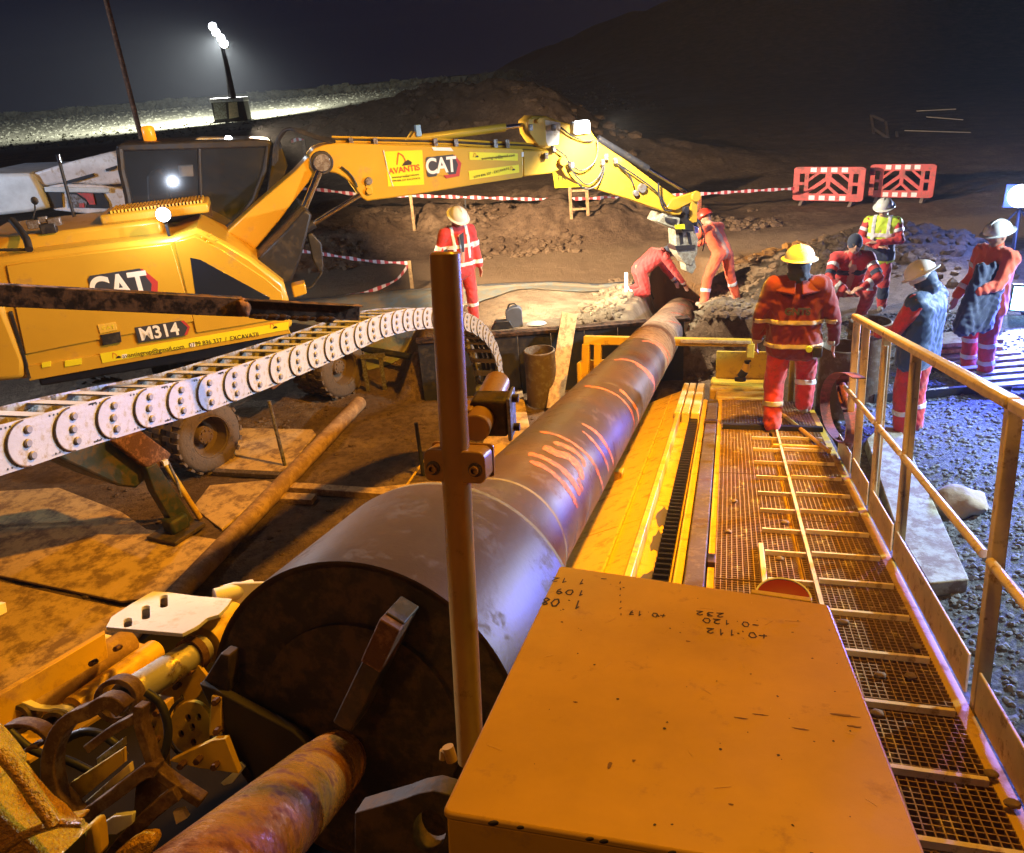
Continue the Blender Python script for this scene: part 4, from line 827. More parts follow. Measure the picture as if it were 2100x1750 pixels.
M['ramtube'] = mat('ram_tube', (.55, .42, .17), .2, metal=.7, dirt=(.4, .38, .36), dirt_amt=.15, scale=4)
a_, b_, n_ = cylA((254, 1432), (415, 1330), 2.20, .046, 'ram_barrel', M['ramtube'], 2.5, .72)
m_ = MB(); m_.lathe(b_-n_*.05, n_, [(-.012, .047), (-.012, .056), (.015, .058), (.02, .047)], 32); m_.build('ram_gland', M['rust'], CM)
cylA((415, 1325), (478, 1268), 2.52, .064, 'clamp_sleeve', M['rig'], 2.72)
cylA((54, 1452), (262, 1318), 2.40, .050, 'roller', M['tanpipe'], 2.80); cylA((150, 1455), (318, 1335), 2.45, .042, 'roller', M['rig'], 2.80)
m_ = MB(); m_.prism([Pu(x, y, -1.22) for x, y in ((-60, 1452), (214, 1292), (214, 1300), (-60, 1462))], -U*.10); m_.build('side_plate', M['rig'], CM, .002)
m_ = MB(); m_.prism([Pu(x, y, -1.36) for x, y in ((-60, 1460), (214, 1300), (330, 1330), (250, 1440), (60, 1560), (-60, 1560))], -U*.01); m_.build('base_plate', M['rig'], CM)
m_ = MB(); m_.prism([Pd(x, y, 2.34) for x, y in ZB((-150, 830), (0, 830), (90, 832), (150, 845), (210, 872), (280, 880), (340, 872), (400, 885), (420, 900), (400, 918), (300, 900), (200, 890), (90, 868), (0, 860), (-150, 858))], cF*.03); m_.build('front_bracket', M['white'], CM, .001)
for cx, cyy in ((28, 1478), (108, 1492)): cylA((cx, cyy), (cx+30, cyy-20), 2.32, .045, 'roller_end', M['flange'], 2.4, .7)
# curved saddle behind the pipe end
m_ = MB(); P_ = [Pd(x, y, 2.75) for x, y in ((430, 1222), (450, 1198), (478, 1190), (585, 1188), (560, 1215), (520, 1245), (480, 1262), (462, 1235))]; m_.prism(P_, nrm(U*-.4+A*.3)*.06); m_.build('pipe_saddle', M['white'], CM, .015)
cylA((440, 1225), (520, 1205), 2.72, .03, 'saddle_tube', M['white'], 2.8)
# side cheek with holes, disc with five holes, lower panels
def cheek(pix, d, mt, name, th=.015, holes=()):
    m_ = MB(); Pq = [Pd(x, y, d) for x, y in pix]
    if holes: m_.holed(Pq, [[Pd(x+r_*math.cos(t), y+r_*1.2*math.sin(t), d) for t in np.linspace(0, 6.28, 10, endpoint=False)] for x, y, r_ in holes], cF*th)
    else: m_.prism(Pq, cF*th)
    m_.build(name, mt, CM, .002)
cheek(ZB((1150, 615), (1200, 620), (1260, 700), (1200, 800), (1120, 880), (1000, 900), (900, 860), (930, 790)), 2.42, M['rig'], 'cheek_plate', .02, [(368, 1390, 4), (372, 1430, 4)])
cheek(ZB((870, 825), (995, 850), (1000, 900), (960, 1180), (880, 1140), (865, 900)), 2.3, M['rig'], 'cheek_block', .06)
ctr = Pd(391, 1493, 2.25); 
m_ = MB(); m_.holed([ctr+(cR*math.cos(t)*.060+cU*math.sin(t)*.075) for t in np.linspace(0, 6.28, 28, endpoint=False)], [[ctr+cR*(a*.001+.0085*math.cos(t))+cU*(b*.001+.011*math.sin(t)) for t in np.linspace(0, 6.28, 9, endpoint=False)] for a, b in ((22, 30), (-8, 28), (4, 2), (-28, -18), (8, -42))], cF*.02); m_.build('holed_disc', M['rig'], CM, .001)
m_ = MB(); m_.prism([ctr+cF*.022+(cR*math.cos(t)*.05+cU*math.sin(t)*.065) for t in np.linspace(0, 6.28, 20, endpoint=False)], cF*.004); m_.build('disc_back', M['flange'], CM)
m_ = MB(); m_.tube([ctr+cF*.004+cR*math.cos(t)*.070+cU*math.sin(t)*.088 for t in np.linspace(1.9, 5.2, 20)], .005, 6); m_.build('disc_rim', M['flange'], CM)
cheek(ZB((1275, 800), (1335, 810), (1330, 1040), (1260, 1045)), 2.2, M['rig'], 'yellow_post', .05)
cheek(ZB((1020, 1195), (1280, 1070), (1360, 1060), (1440, 1270), (1210, 1240)), 2.15, M['rig'], 'lower_panel', .03)
cheek(ZB((900, 1140), (1000, 880), (1010, 1200), (1030, 1300), (940, 1300)), 2.28, M['rig'], 'cheek_rib', .02)
cheek(ZB((420, 1330), (740, 1120), (745, 1210), (470, 1440)), 1.95, M['rig'], 'inner_panel', .02); cheek(ZB((480, 1470), (780, 1210), (790, 1265), (500, 1500)), 1.97, M['rail'], 'inner_rail', .02)
cheek(ZB((580, 1180), (740, 1060), (745, 1110), (590, 1240)), 1.98, M['steel'], 'inner_strip', .02)
cheek(ZB((545, 1080), (700, 965), (740, 968), (560, 1095)), 2.0, M['white'], 'inner_shim', .01)
cheek(ZB((575, 1600), (680, 1530), (800, 1515), (790, 1580), (700, 1640), (590, 1635)), 1.85, M['white'], 'low_plate', .02)
cheek(ZB((1040, 1500), (1100, 1490), (1130, 1540), (1060, 1580)), 1.9, M['rail'], 'low_plate_end', .02)
cheek(ZB((1330, 1330), (1400, 1270), (1450, 1200), (1480, 1230), (1400, 1330), (1350, 1345)), 2.2, M['white'], 'white_shard', .01)
for pts_ in (((95, 1560), (130, 1520), (180, 1500), (230, 1520), (262, 1560)), ((300, 1420), (330, 1445), (345, 1500), (330, 1560), (280, 1610)), ((20, 1500), (70, 1540), (140, 1560), (200, 1590))):
    tb('hydraulic_hose', resample([Pd(x, y, 2.05) for x, y in pts_], .02), .011, M['black'], CM)
for x, y, d_ in ((300, 1446, 2.28), (322, 1462, 2.28), (318, 1520, 2.26), (306, 1500, 2.28), (390, 1378, 2.40), (362, 1408, 2.40), (405, 1560, 2.13), (440, 1572, 2.13), (372, 1570, 2.13), (442, 1440, 2.18), (445, 1500, 2.18), (240, 1330, 2.5), (190, 1360, 2.45)):
    c = Pd(x, y, d_); m_ = MB(); m_.cyl(c-cF*.012, c+cF*.02, .009, seg=6); m_.build('bolt_head', M['rust'], CM)
# brown cast carrier frame: looped bars
FR = thing('cast_frame', 'brown cast loop frame with crossing spokes in front of the clamp unit', 'cast frame', tuple(Pd(220, 1560, 1.9)))
def strip(pts_, wd, th, name, d=1.9, d2=None):
    P_ = [Pd(.34*x, 1155+.34*y, d+((d2 or d)-d)*i/(len(pts_)-1)) for i, (x, y) in enumerate(pts_)]; P_ = resample(P_, .012)
    m_ = MB(); m_.sweep(P_, [(-th/2, -wd/2), (th/2, -wd/2), (th/2, wd/2), (-th/2, wd/2)], up=tuple(cF)); m_.build(name, M['bronze'], FR, .003)
strip([(760, 880), (700, 830), (640, 830), (560, 880), (460, 920), (390, 980), (340, 1080), (320, 1180), (325, 1290), (350, 1380), (400, 1440), (450, 1500), (520, 1570)], .05, .034, 'outer_loop')
strip([(860, 850), (850, 920), (865, 990), (900, 1100), (950, 1230), (1040, 1310), (1130, 1370), (1240, 1440)], .045, .022, 'spoke', 1.92)
strip([(540, 1110), (660, 1020), (760, 960), (850, 920)], .04, .022, 'spoke', 1.93)
strip([(470, 1560), (600, 1460), (750, 1350), (900, 1240), (960, 1240)], .05, .03, 'spoke', 1.90)
strip([(700, 1740), (800, 1620), (920, 1500), (1040, 1400), (1090, 1370)], .05, .034, 'spoke', 1.90)
strip([(60, 970), (130, 960), (220, 975), (290, 1020), (330, 1080)], .05, .012, 'hook', 1.98)
strip([(160, 1130), (220, 1090), (280, 1090)], .05, .010, 'hook', 1.98)
m_ = MB(); c = Pd(240, 1436, 2.12); m_.lathe(c-cF*.01, cF, [(0, .046), (0, .060), (.05, .060)], 32); m_.build('eye', M['bronze'], FR, .002)
m_ = MB(); m_.prism([Pd(.34*x, 1155+.34*y, 1.93) for x, y in ((820, 1300), (930, 1250), (1040, 1330), (1060, 1380), (920, 1500), (800, 1560))], cF*.02); m_.build('web', M['bronze'], FR, .003)
# rough yellow casting bottom left
YC = thing('yellow_casting', 'rough bright yellow casting with a raised rib in the bottom left corner', 'casting', tuple(Pd(60, 1650, 1.6)))
pix = ZB((-200, 800), (0, 955), (45, 990), (120, 1080), (170, 1150), (165, 1190), (240, 1290), (330, 1390), (400, 1440), (480, 1530), (570, 1580), (480, 1600), (400, 1620), (200, 1740), (100, 1800), (-200, 1900))
v_ = MB(); v_.prism([Pd(x, y, 1.70) for x, y in pix], -cF*.14); o = v_.build('cast_body', M['casting'], YC, .006)
m_ = MB(); m_.tube([Pd(.34*x, 1155+.34*y, 1.56) for x, y in ((0, 1130), (60, 1200), (140, 1300), (220, 1420), (300, 1530), (330, 1580))], .016, 10); m_.build('cast_rib', M['casting'], YC)
m_ = MB(); m_.tube([Pd(.34*x, 1155+.34*y, 1.56) for x, y in ((0, 1740), (120, 1650), (250, 1600), (360, 1570), (500, 1570))], .009, 8); m_.build('cast_rib', M['casting'], YC)
m_ = MB(); m_.prism([Pd(x, y, 1.70) for x, y in ZB((-100, 1700), (200, 1640), (420, 1600), (330, 1720), (200, 1860), (-100, 1900))], cF*.1); m_.build('cast_foot', M['casting'], YC, .01)
m_ = MB(); m_.prism([Pd(x, y, 1.72) for x, y in ZB((500, 1600), (570, 1560), (590, 1650), (600, 1780), (500, 1800))], cF*.05); m_.build('cast_ear', M['rig'], YC, .01)
m_ = MB(); m_.prism([Pd(x, y, 1.78) for x, y in ZB((760, 1700), (830, 1660), (920, 1650), (930, 1700), (880, 1800), (700, 1830), (640, 1800))], cF*.05); m_.build('cast_lobe', M['casting'], YC, .012)
# black sheet added below all this so the gaps look dark
m_ = MB(); rbox(m_, -2.9, -.6, -2.0, -1.95, .6, 3.4); m_.build('gap_backing_sheet', M['gapblack'], RIG)

# ---------------------------------------------------------------- excavator
XC = V(-4.56, EY0-.29*4.56*-1*-1, 0); XO = EX(0, 0)  # centre line reference
ctr = V(-4.45, 12.7-.29*4.45, 0)
XV = thing('wheeled_excavator', 'yellow wheeled excavator with its boom stretched over the far end of the pipe', 'excavator', tuple(ctr))
def xp(pix, n, th, name, m, bev=0, par=None, **k):
    m_ = MB(); m_.prism([EX(x, y, n) for x, y in pix], -EN*th); return m_.build(name, m, par or XV, bev, **k)
# house: right side body, deck, hood
side = [(-70, 545), (0, 529), (100, 516), (183, 505), (280, 495), (352, 487), (403, 468), (458, 494), (513, 527), (550, 556), (583, 582), (592, 615), (601, 672), (400, 712), (200, 748), (55, 778), (-20, 786), (-75, 770), (-100, 700), (-100, 600)]
xp(side, 1.20, 2.35, 'house', M['cat'], .06)
xp([(12, 545), (180, 520), (351, 500), (397, 660), (300, 680), (160, 706), (52, 728)], 1.225, .04, 'engine_door', M['cat'], .012)
xp([(358, 496), (400, 485), (455, 512), (545, 572), (578, 600), (588, 652), (500, 668), (402, 684)], 1.225, .04, 'front_door', M['cat'], .012)
xp([(390, 529), (411, 533), (554, 611), (548, 622), (404, 628)], 1.232, .02, 'door_window', M['tint'], .004)
xp([(57, 752), (590, 668), (596, 684), (60, 782)], 1.235, .05, 'sill_strip', M['cat'], .008)
xp([(-100, 600), (-8, 560), (8, 630), (52, 740), (50, 778), (-20, 786), (-75, 770), (-100, 700)], 1.25, 2.45, 'counterweight', M['cat'], .07)
xp([(18, 640), (24, 640), (64, 776), (58, 777)], 1.24, .05, 'panel_gap', M['black'])
xp([(206, 688), (246, 681), (249, 702), (212, 709)], 1.245, .03, 'door_latch', M['black'], .004)
xp([(200, 667), (237, 661), (240, 677), (205, 684)], 1.238, .02, 'latch_sticker', M['stickpale'])
E0 = EX(590, 650, 1.2)
for x, y, w_, h_ in ((95, 748, 18, 10), (150, 744, 34, 12)): xp([(x-w_/2, y-h_/2+w_*.08), (x+w_/2, y-h_/2-w_*.08), (x+w_/2, y+h_/2-w_*.08), (x-w_/2, y+h_/2+w_*.08)], 1.252, .02, 'yellow_reflector', M['sticker'])
xp([(205, 726), (592, 660), (592, 676), (210, 745)], 1.246, .012, 'lettering_strip', M['sticker'])
def xframe(x, y, n, off=.004, rot=0.):
    p = EX(x, y, n)+EN*off; X_ = EE*math.cos(rot)+ZZ*math.sin(rot); Y_ = -EE*math.sin(rot)+ZZ*math.cos(rot); return frame(p, X_, Y_, EN)
def xtext(s_, x, y, n, size, m, rot=0., sx=1., bold=0., par=None, name='lettering', extr=.001, sp=1.):
    return text_mesh(s_, size, xframe(x, y, n, .004, rot), m, name, par or XV, extr, bold=bold, sx=sx, sp=sp)
def emblem(x, y, n, s_, par, rot=0.):     # little digger pictogram
    f = xframe(x, y, n, .003, rot); m_ = MB()
    for a_, b_ in (((-.5, 0), (-.25, .95)), ((-.25, .95), (.1, .7)), ((.1, .7), (.3, .15))): m_.bar(V(*a_, 0)*s_, V(*b_, 0)*s_, .09*s_, .002, (0, 0, 1))
    m_.build('pictogram_arm', M['inkred'], par, world=f, smooth=False)
    m_ = MB(); m_.prism([V(x_, y_, 0)*s_ for x_, y_ in ((-.1, -.12), (.75, -.12), (.8, .1), (.5, .32), (.2, .2))], (0, 0, .002)); m_.build('pictogram_body', M['ink'], par, world=f, smooth=False)
for x, y in ((238, 734), (560, 673)): emblem(x, y, 1.246, .075, XV, .0)
xtext('avantisgrup@gmail.com', 315, 721, 1.246, .085, M['ink'], .0, .95); xtext('0799 836 337  /  EXCAVATII', 460, 697, 1.246, .085, M['ink'], .0, .9)
for x, y in ((255, 731), (395, 708)): xp([(x-5, y-3), (x+5, y-5), (x+5, y+3), (x-5, y+5)], 1.250, .004, 'round_icon', M['logowhite'])
xtext('C.A.T', 222, 672, 1.239, .06, M['sticker'])
# model and maker's marks on the door
def hexmark(x, y, n, s_, par, text, bar, tri=True, rot=0.):
    f = xframe(x, y, n, .003, rot); m_ = MB(); m_.prism([V(a, b, 0)*s_ for a, b in ((.10, .52), (.62, .52), (.98, .05), (.80, -.62), (.05, -.68), (-.08, -.50), (.55, -.42), (.66, .0), (.52, .36))], (0, 0, .002)); m_.build('logo_hexagon', M['logored'], par, world=f, smooth=False)
    m_ = MB(); m_.prism([V(a, b, .0015)*s_ for a, b in ((-1.0, .42), (-.92, .52), (.55, .54), (.78, .0), (.62, -.48), (-.92, -.52), (-1.0, -.44))], (0, 0, .003)); m_.build('logo_plate', M['logoblack'], par, world=f, smooth=False)
    g_ = f @ Matrix.Translation((-.18*s_, 0, .0055)); text_mesh(text, s_*1.12, g_, M['logowhite'], 'logo_letters', par, .001, bold=.03*s_, sx=.82, sp=.92)
    if tri:
        m_ = MB(); m_.prism([V(a, b, .0065)*s_ for a, b in ((-.50, -.50), (.22, -.50), (-.13, -.02))], (0, 0, .002)); m_.build('logo_triangle', M['cat'], par, world=f, smooth=False)
hexmark(258, 590, 1.228, .40, XV, 'CAT', 0)
f = xframe(330, 680, 1.228, .003); m_ = MB(); m_.prism([V(a, b, 0) for a, b in ((-.30, -.105), (-.30, .105), (.28, .105), (.345, 0), (.28, -.105))], (0, 0, .002)); m_.build('model_plate', M['logoblack'], XV, world=f, smooth=False)
m_ = MB(); m_.prism([V(a, b, .001) for a, b in ((.27, .10), (.31, .10), (.365, 0), (.31, -.10), (.27, -.10), (.335, 0))], (0, 0, .002)); m_.build('model_arrow', M['logored'], XV, world=f, smooth=False)
text_mesh('M314', .235, f @ Matrix.Translation((-.02, -.005, .003)), M['logowhite'], 'model_number', XV, .001, bold=.006, sx=.92)
# deck and hood behind the shoulder
zt = EX(183, 505, 1.2)[2]
def exl(e, n, z): return V(0, EY0, 0)+EN*n+EE*e+ZZ*z
def el(P): return (P-V(0, EY0, 0)-EN*((P-V(0, EY0, 0))@EN))@EE
e0, e1 = el(EX(0, 529, 1.2)), el(EX(370, 480, 1.2))
def xbox(m_, e0, e1, n0, n1, z0, z1): return m_.box(exl((e0+e1)/2, (n0+n1)/2, (z0+z1)/2), EE*(e1-e0)/2, EN*(n1-n0)/2, ZZ*(z1-z0)/2)
m_ = MB(); xbox(m_, e0-.4, e1-.25, -.95, .72, zt-.1, zt+.16); m_.build('hood', M['cat'], XV, .05)
hz = zt+.16; ge0, ge1 = e0+1.25, e0+2.35
m_ = MB(); xbox(m_, ge0-.15, ge1+.1, -.2, .60, hz-.01, hz+.12); m_.build('grille_box', M['cat'], XV, .03)
m_ = MB(); m_.box((0, 0, 0), EE*.011, EN*.30, ZZ*.022); gmesh = m_.mesh('grille_slat', M['rig'], smooth=False)
for i in range(26): inst('grille_slat', gmesh, Matrix.Translation(Vector(exl(ge0+i*.045, .26, hz+.135))), XV)
tb('handrail', [EX(25, 452, .6), EX(40, 470, .75), EX(55, 492, .95), EX(60, 512, 1.1)], .045, M['dkmetal'], XV)
m_ = MB(); m_.cyl(EX(62, 512, 1.05), EX(-60, 514, 1.05), .018, seg=8); m_.build('handrail_foot', M['black'], XV)
tb('exhaust_pole', [EX(120, 320, -.2), EX(124, 340, -.2), EX(152, 445, -.2)], .022, M['dkmetal'], XV); m_ = MB(); m_.cyl(EX(119, 318, -.2), EX(124, 334, -.2), .032, seg=10); m_.build('pole_cap', M['chrome'], XV)
for (x, y, s_) in ((70, 460, .05), (100, 468, .06), (88, 450, .035), (112, 455, .05)): m_ = MB(); m_.box(EX(x, y, .7), EE*s_*1.5, EN*s_, ZZ*s_); m_.build('valve_block', M['dkmetal'] if s_ > .05 else M['steel'], XV, .01)
tb('mirror_arm', [EX(68, 448, .5), EX(72, 430, .5), EX(71, 415, .5)], .01, M['dkmetal'], XV); m_ = MB(); m_.sph(EX(71, 412, .5), .05, 12, 8, (1, .4, 1)); m_.build('round_mirror', M['black'], XV)
# worklight on the deck
m_ = MB(); m_.cyl(P_HOUSE-EN*.06, P_HOUSE+EN*.02, .085, .10, 20); m_.build('worklight_housing', M['black'], XV, .01)
m_ = MB(); m_.cyl(P_HOUSE+EN*.022, P_HOUSE+EN*.035, .085, seg=20); m_.build('worklight_lens', M['led'], XV)
m_ = MB(); m_.bar(P_HOUSE-EN*.05, P_HOUSE-EN*.05-ZZ*.3, .03, .03, (1, 0, 0)); m_.build('worklight_bracket', M['dkmetal'], XV)
# front marker lights on the shoulder
for x, y, r_ in ((415, 488, .03), (432, 482, .025), (425, 496, .035), (445, 492, .025), (437, 506, .02)): m_ = MB(); m_.sph(EX(x, y, 1.22), r_*.6, 8, 6, (1, .5, 1)); m_.build('orange_reflector', M['yellowlamp'], XV)
# cab on the far side
cn = -.15
m_ = MB(); m_.prism([EX(x, y, cn) for x, y in ((236, 300), (252, 294), (520, 286), (552, 289), (560, 296), (556, 303), (245, 312))], -EN*1.05); m_.build('cab_roof', M['dkmetal'], XV, .03)
xp([(410, 284), (545, 286), (552, 292), (420, 296), (390, 290)], cn-.35, .5, 'painted_roof_light', M['white'], .01)  # white strip painted on where light catches the cab roof
def pillar(pts_, n, r=.035): tb('cab_pillar', [EX(x, y, n) for x, y in pts_], r, M['dkmetal'], XV, 8)
for n_ in (cn-.03, cn-1.0):
    pillar([(246, 305), (250, 350), (262, 400), (268, 440), (270, 480)], n_, .05); pillar([(550, 298), (542, 350), (520, 410), (485, 455), (440, 480)], n_, .035); pillar([(408, 300), (412, 400), (415, 480)], n_, .025)
m_ = MB(); m_.prism([EX(x, y, cn-.02) for x, y in ((250, 308), (404, 305), (410, 478), (275, 480), (268, 430))], -EN*.008); m_.build('side_window', M['glass'], XV)
m_ = MB(); m_.prism([EX(x, y, cn-.02) for x, y in ((412, 305), (546, 300), (538, 350), (516, 410), (480, 452), (440, 476), (418, 478))], -EN*.008); m_.build('side_window', M['glass'], XV)
for nm, mt in (('side_window', M['glass']), ('side_window.001', M['glass'])): pass
gl = bpy.data.materials['cab_glass']; gb = gl.node_tree.nodes['Principled BSDF']; gb.inputs['Alpha'].default_value = .38
m_ = MB(); m_.prism([EX(x, y, cn-1.05) for x, y in ((250, 308), (546, 300), (516, 410), (440, 476), (275, 480))], -EN*.01); m_.build('far_window', M['dkmetal'], XV)
m_ = MB(); m_.prism([EX(x, y, cn-.3) for x, y in ((300, 360), (325, 345), (345, 365), (350, 470), (305, 470))], -EN*.42); m_.build('seat_back', M['black'], XV, .04)
m_ = MB(); m_.prism([EX(x, y, cn-.25) for x, y in ((395, 400), (430, 405), (440, 470), (395, 480))], -EN*.1); m_.build('console', mat('console_brown', (.28, .14, .09), .6), XV, .02)
m_ = MB(); m_.prism([EX(x, y, cn-.5) for x, y in ((365, 340), (395, 338), (397, 362), (367, 364))], -EN*.05); m_.build('monitor', M['white'], XV, .01)
m_ = MB(); m_.lathe(P_CAB+ZZ*-.02, nrm(EE*.6-ZZ*.3+EN*.3), [(-.05, .05), (0, .06), (.01, .055), (.012, .001)], 16); m_.build('cab_worklight', M['led'], XV)
bc = EX(309, 290, -.6); m_ = MB(); m_.lathe(bc, ZZ, [(0, .07), (.02, .085), (.17, .085), (.2, .07), (.21, .001)], 20); m_.build('beacon', M['yellowlamp'], XV)
m_ = MB(); m_.lathe(bc-ZZ*.08, ZZ, [(0, .05), (.08, .06)], 12); m_.build('beacon_base', M['dkmetal'], XV)
tb('cab_mirror_arm', [EX(610, 600, .6), EX(640, 588, .6), EX(660, 560, .6), EX(657, 500, .6)], .018, M['black'], XV)
m_ = MB(); m_.prism([EX(x, y, .62) for x, y in ((630, 482), (640, 478), (660, 500), (664, 548), (655, 560), (640, 530))], -EN*.05); m_.build('mirror', M['black'], XV, .02)
xp([(598, 588), (626, 581), (630, 603), (603, 612)], .9, .25, 'step_bracket', M['cat'], .02)
m_ = MB(); m_.box(EX(612, 598, .75), EE*.05, EN*.1, ZZ*.06); m_.build('headlamp', M['steel'], XV, .01)
# boom: lower boom, main boom, stick
B = .23
xp([(440, 498), (520, 425), (605, 352), (630, 325), (648, 318), (672, 330), (668, 350), (640, 365), (612, 400), (575, 450), (513, 524), (480, 540)], B, 2*B, 'lower_boom', M['cat'], .02)
xp([(634, 318), (645, 305), (663, 298), (695, 293), (794, 297), (900, 300), (1000, 303), (1073, 305), (1073, 364), (970, 380), (875, 396), (800, 407), (753, 413), (742, 407), (735, 396), (722, 378), (708, 366), (690, 356), (668, 352), (650, 352), (636, 345)], B+.03, 2*B+.06, 'main_boom', M['cat'], .02)
xp([(1073, 307), (1140, 310), (1152, 332), (1150, 348), (1130, 356), (1073, 363)], B-.02, 2*B-.04, 'boom_tip', M['cat'], .02)
xp([(1079, 250), (1092, 238), (1120, 238), (1150, 250), (1175, 257), (1212, 268), (1228, 292), (1290, 333), (1350, 378), (1378, 398), (1400, 410), (1404, 428), (1396, 442), (1380, 442), (1290, 409), (1195, 381), (1160, 362), (1150, 345), (1142, 325), (1128, 312), (1100, 300), (1083, 276)], B-.03, 2*B-.06, 'stick', M['cat'], .02)
xp([(1083, 244), (1118, 240), (1122, 300), (1105, 300), (1086, 274)], B+.02, .05, 'stick_ear', M['cat'], .01)
xp([(1104, 244), (1150, 252), (1145, 296), (1124, 300)], B-.025, .01, 'painted_lit_patch', M['white'], .0)  # white patch painted where the boom light brightens the stick head
xp([(1366, 428), (1380, 408), (1425, 394), (1432, 402), (1428, 410), (1385, 432)], B+.02, .06, 'link_arm', M['cat'], .008)
xp([(1418, 398), (1432, 396), (1430, 455), (1422, 458), (1416, 452)], B+.02, .06, 'link_arm', M['cat'], .008); xp([(1418, 398), (1432, 396), (1430, 455), (1422, 458), (1416, 452)], -B+.04, .06, 'link_arm', M['cat'], .008)
def pin(x, y, r, n=B+.03, m=None, th=.05): m_ = MB(); c = EX(x, y, n); m_.cyl(c-EN*.01, c+EN*th, r, r*.92, 20); m_.build('pin', m or M['steel'], XV, .004)
pin(660, 334, .125, B+.06); pin(660, 334, .165, B+.04, M['black'], .02); pin(756, 371, .055); pin(757, 392, .05, m=M['cat']); pin(1154, 331, .07, m=M['cat']); pin(1104, 248, .035, m=M['cat']); pin(1427, 403, .09, B+.06, M['cat'], .03); pin(1405, 430, .06, m=M['dkmetal'])
pin(1316, 386, .075, B-.02); pin(1303, 396, .05, B-.02)
xp([(750, 366), (762, 366), (764, 398), (752, 400)], B+.05, .02, 'pin_strap', M['cat'], .004)
# cylinders: barrel + rod
def ram(p, q, k, r, n, rr=None):
    a_, b_ = EX(*p, n), EX(*q, n); c_ = a_+(b_-a_)*k; m_ = MB(); m_.cyl(a_, c_, r, seg=16); m_.build('ram_barrel', M['dkmetal'], XV, .004); m_ = MB(); m_.cyl(c_, b_, rr or r*.55, seg=12); m_.build('ram_rod', M['chrome'], XV)
ram((1226, 284), (1408, 394), .55, .055, .0, .035)
for n_ in (.34, -.34): ram((560, 580), (655, 352), .40, .095, n_, .05); 
for n_ in (.30, -.30): ram((612, 478), (738, 400), .25, .07, n_, .038)
a_, b_ = EX(863, 284, .0), EX(1078, 256, .0); m_ = MB(); m_.cyl(a_, a_+(b_-a_)*.8, .06, seg=16); m_.build('stick_ram_barrel', M['cat'], XV); m_ = MB(); m_.cyl(a_+(b_-a_)*.8, b_, .035, seg=12); m_.build('stick_ram_rod', M['chrome'], XV)
xp([(830, 298), (850, 270), (862, 272), (868, 298)], .12, .24, 'ram_bracket', M['cat'], .01)
m_ = MB(); m_.box(EX(857, 268, .1), EE*.04, EN*.05, ZZ*.08); m_.build('blue_coupling', mat('pale_blue_fitting', (.25, .45, .7), .3), XV, .01)
# dark front of the chassis turret between boom foot and ground
xp([(515, 545), (590, 470), (625, 430), (640, 440), (620, 520), (600, 575), (570, 590)], .9, 1.5, 'turret_front', M['dkmetal'], .03)
xp([(440, 500), (470, 480), (545, 410), (560, 300), (575, 290), (590, 340), (560, 440), (470, 545)], -.3, .2, 'boom_foot_guard', M['dkmetal'], .02)
# hoses
def hose(pts_, r=.014, m='black', name='hose'):
    P_ = [EX(*(p if len(p) == 3 else (*p, B+.06))) for p in pts_]; tb(name, resample(P_, .06), r, M[m], XV, 6)
for o in (0, 4, 8): hose([(560+o, 340-o, -.1), (563+o, 300-o, -.1), (580+o, 270-o/2, 0), (605, 265+o/2, .1), (650, 280+o/2, .15), (690, 288+o, .2)], .02)
for o, c_ in ((0, 'cat'), (5, 'black'), (9, 'cat'), (14, 'cat'), (17, 'black')): hose([(680, 281+o, .12), (760, 283+o, .14), (900, 286+o, .16), (1000, 291+o, .16), (1080, 295+o*.7, .16), (1136, 303+o*.6, .16)], .016, c_, 'oil_line')
for x in (720, 770, 893, 935, 1016, 1040): m_ = MB(); m_.box(EX(x, 293+(x-720)*.01, .2), EE*.03, EN*.03, ZZ*.07); m_.build('line_clamp', M['steel'], XV, .005)
for pts_ in ([(1130, 300), (1160, 320), (1170, 345), (1185, 365), (1205, 379), (1230, 360), (1240, 325)], [(1225, 288), (1226, 310), (1218, 335), (1195, 350), (1180, 345), (1168, 330)], [(1150, 262), (1175, 280), (1205, 290), (1222, 285)], [(1240, 340), (1238, 352), (1225, 380), (1200, 388), (1180, 370)],
             [(1270, 340), (1292, 362), (1300, 385)], [(1350, 375), (1352, 400), (1362, 430), (1382, 432)], [(1258, 330), (1320, 372), (1350, 398), (1366, 425)], [(700, 342), (716, 355), (728, 372), (736, 392)], [(655, 352), (640, 385), (618, 420), (600, 460)]): hose(pts_)
for x, y in ((1120, 320), (1173, 339), (1243, 322), (1236, 333), (1262, 330), (1136, 306), (1135, 262), (1088, 262)): m_ = MB(); m_.box(EX(x, y, B+.05), EE*.03, EN*.03, ZZ*.045); m_.build('fitting', M['steel'], XV, .008)
m_ = MB(); m_.prism([EX(x, y, B+.02) for x, y in ((803, 310), (808, 308), (792, 370), (800, 385), (795, 385))], EN*.004); 
tb('drip_line', [EX(786, 308, B+.035), EX(794, 345, B+.035), EX(806, 383, B+.035)], .008, M['white'], XV)
# boom worklight
m_ = MB(); m_.box(P_BOOM-EE*.02, EE*.14, EN*.10, ZZ*.09); m_.build('boom_light_housing', M['white'], XV, .03)
m_ = MB(); m_.box(P_BOOM+EN*.03+ZZ*.03, EE*.10, EN*.08, ZZ*.07); m_.build('boom_light_lens', M['led'], XV, .02)
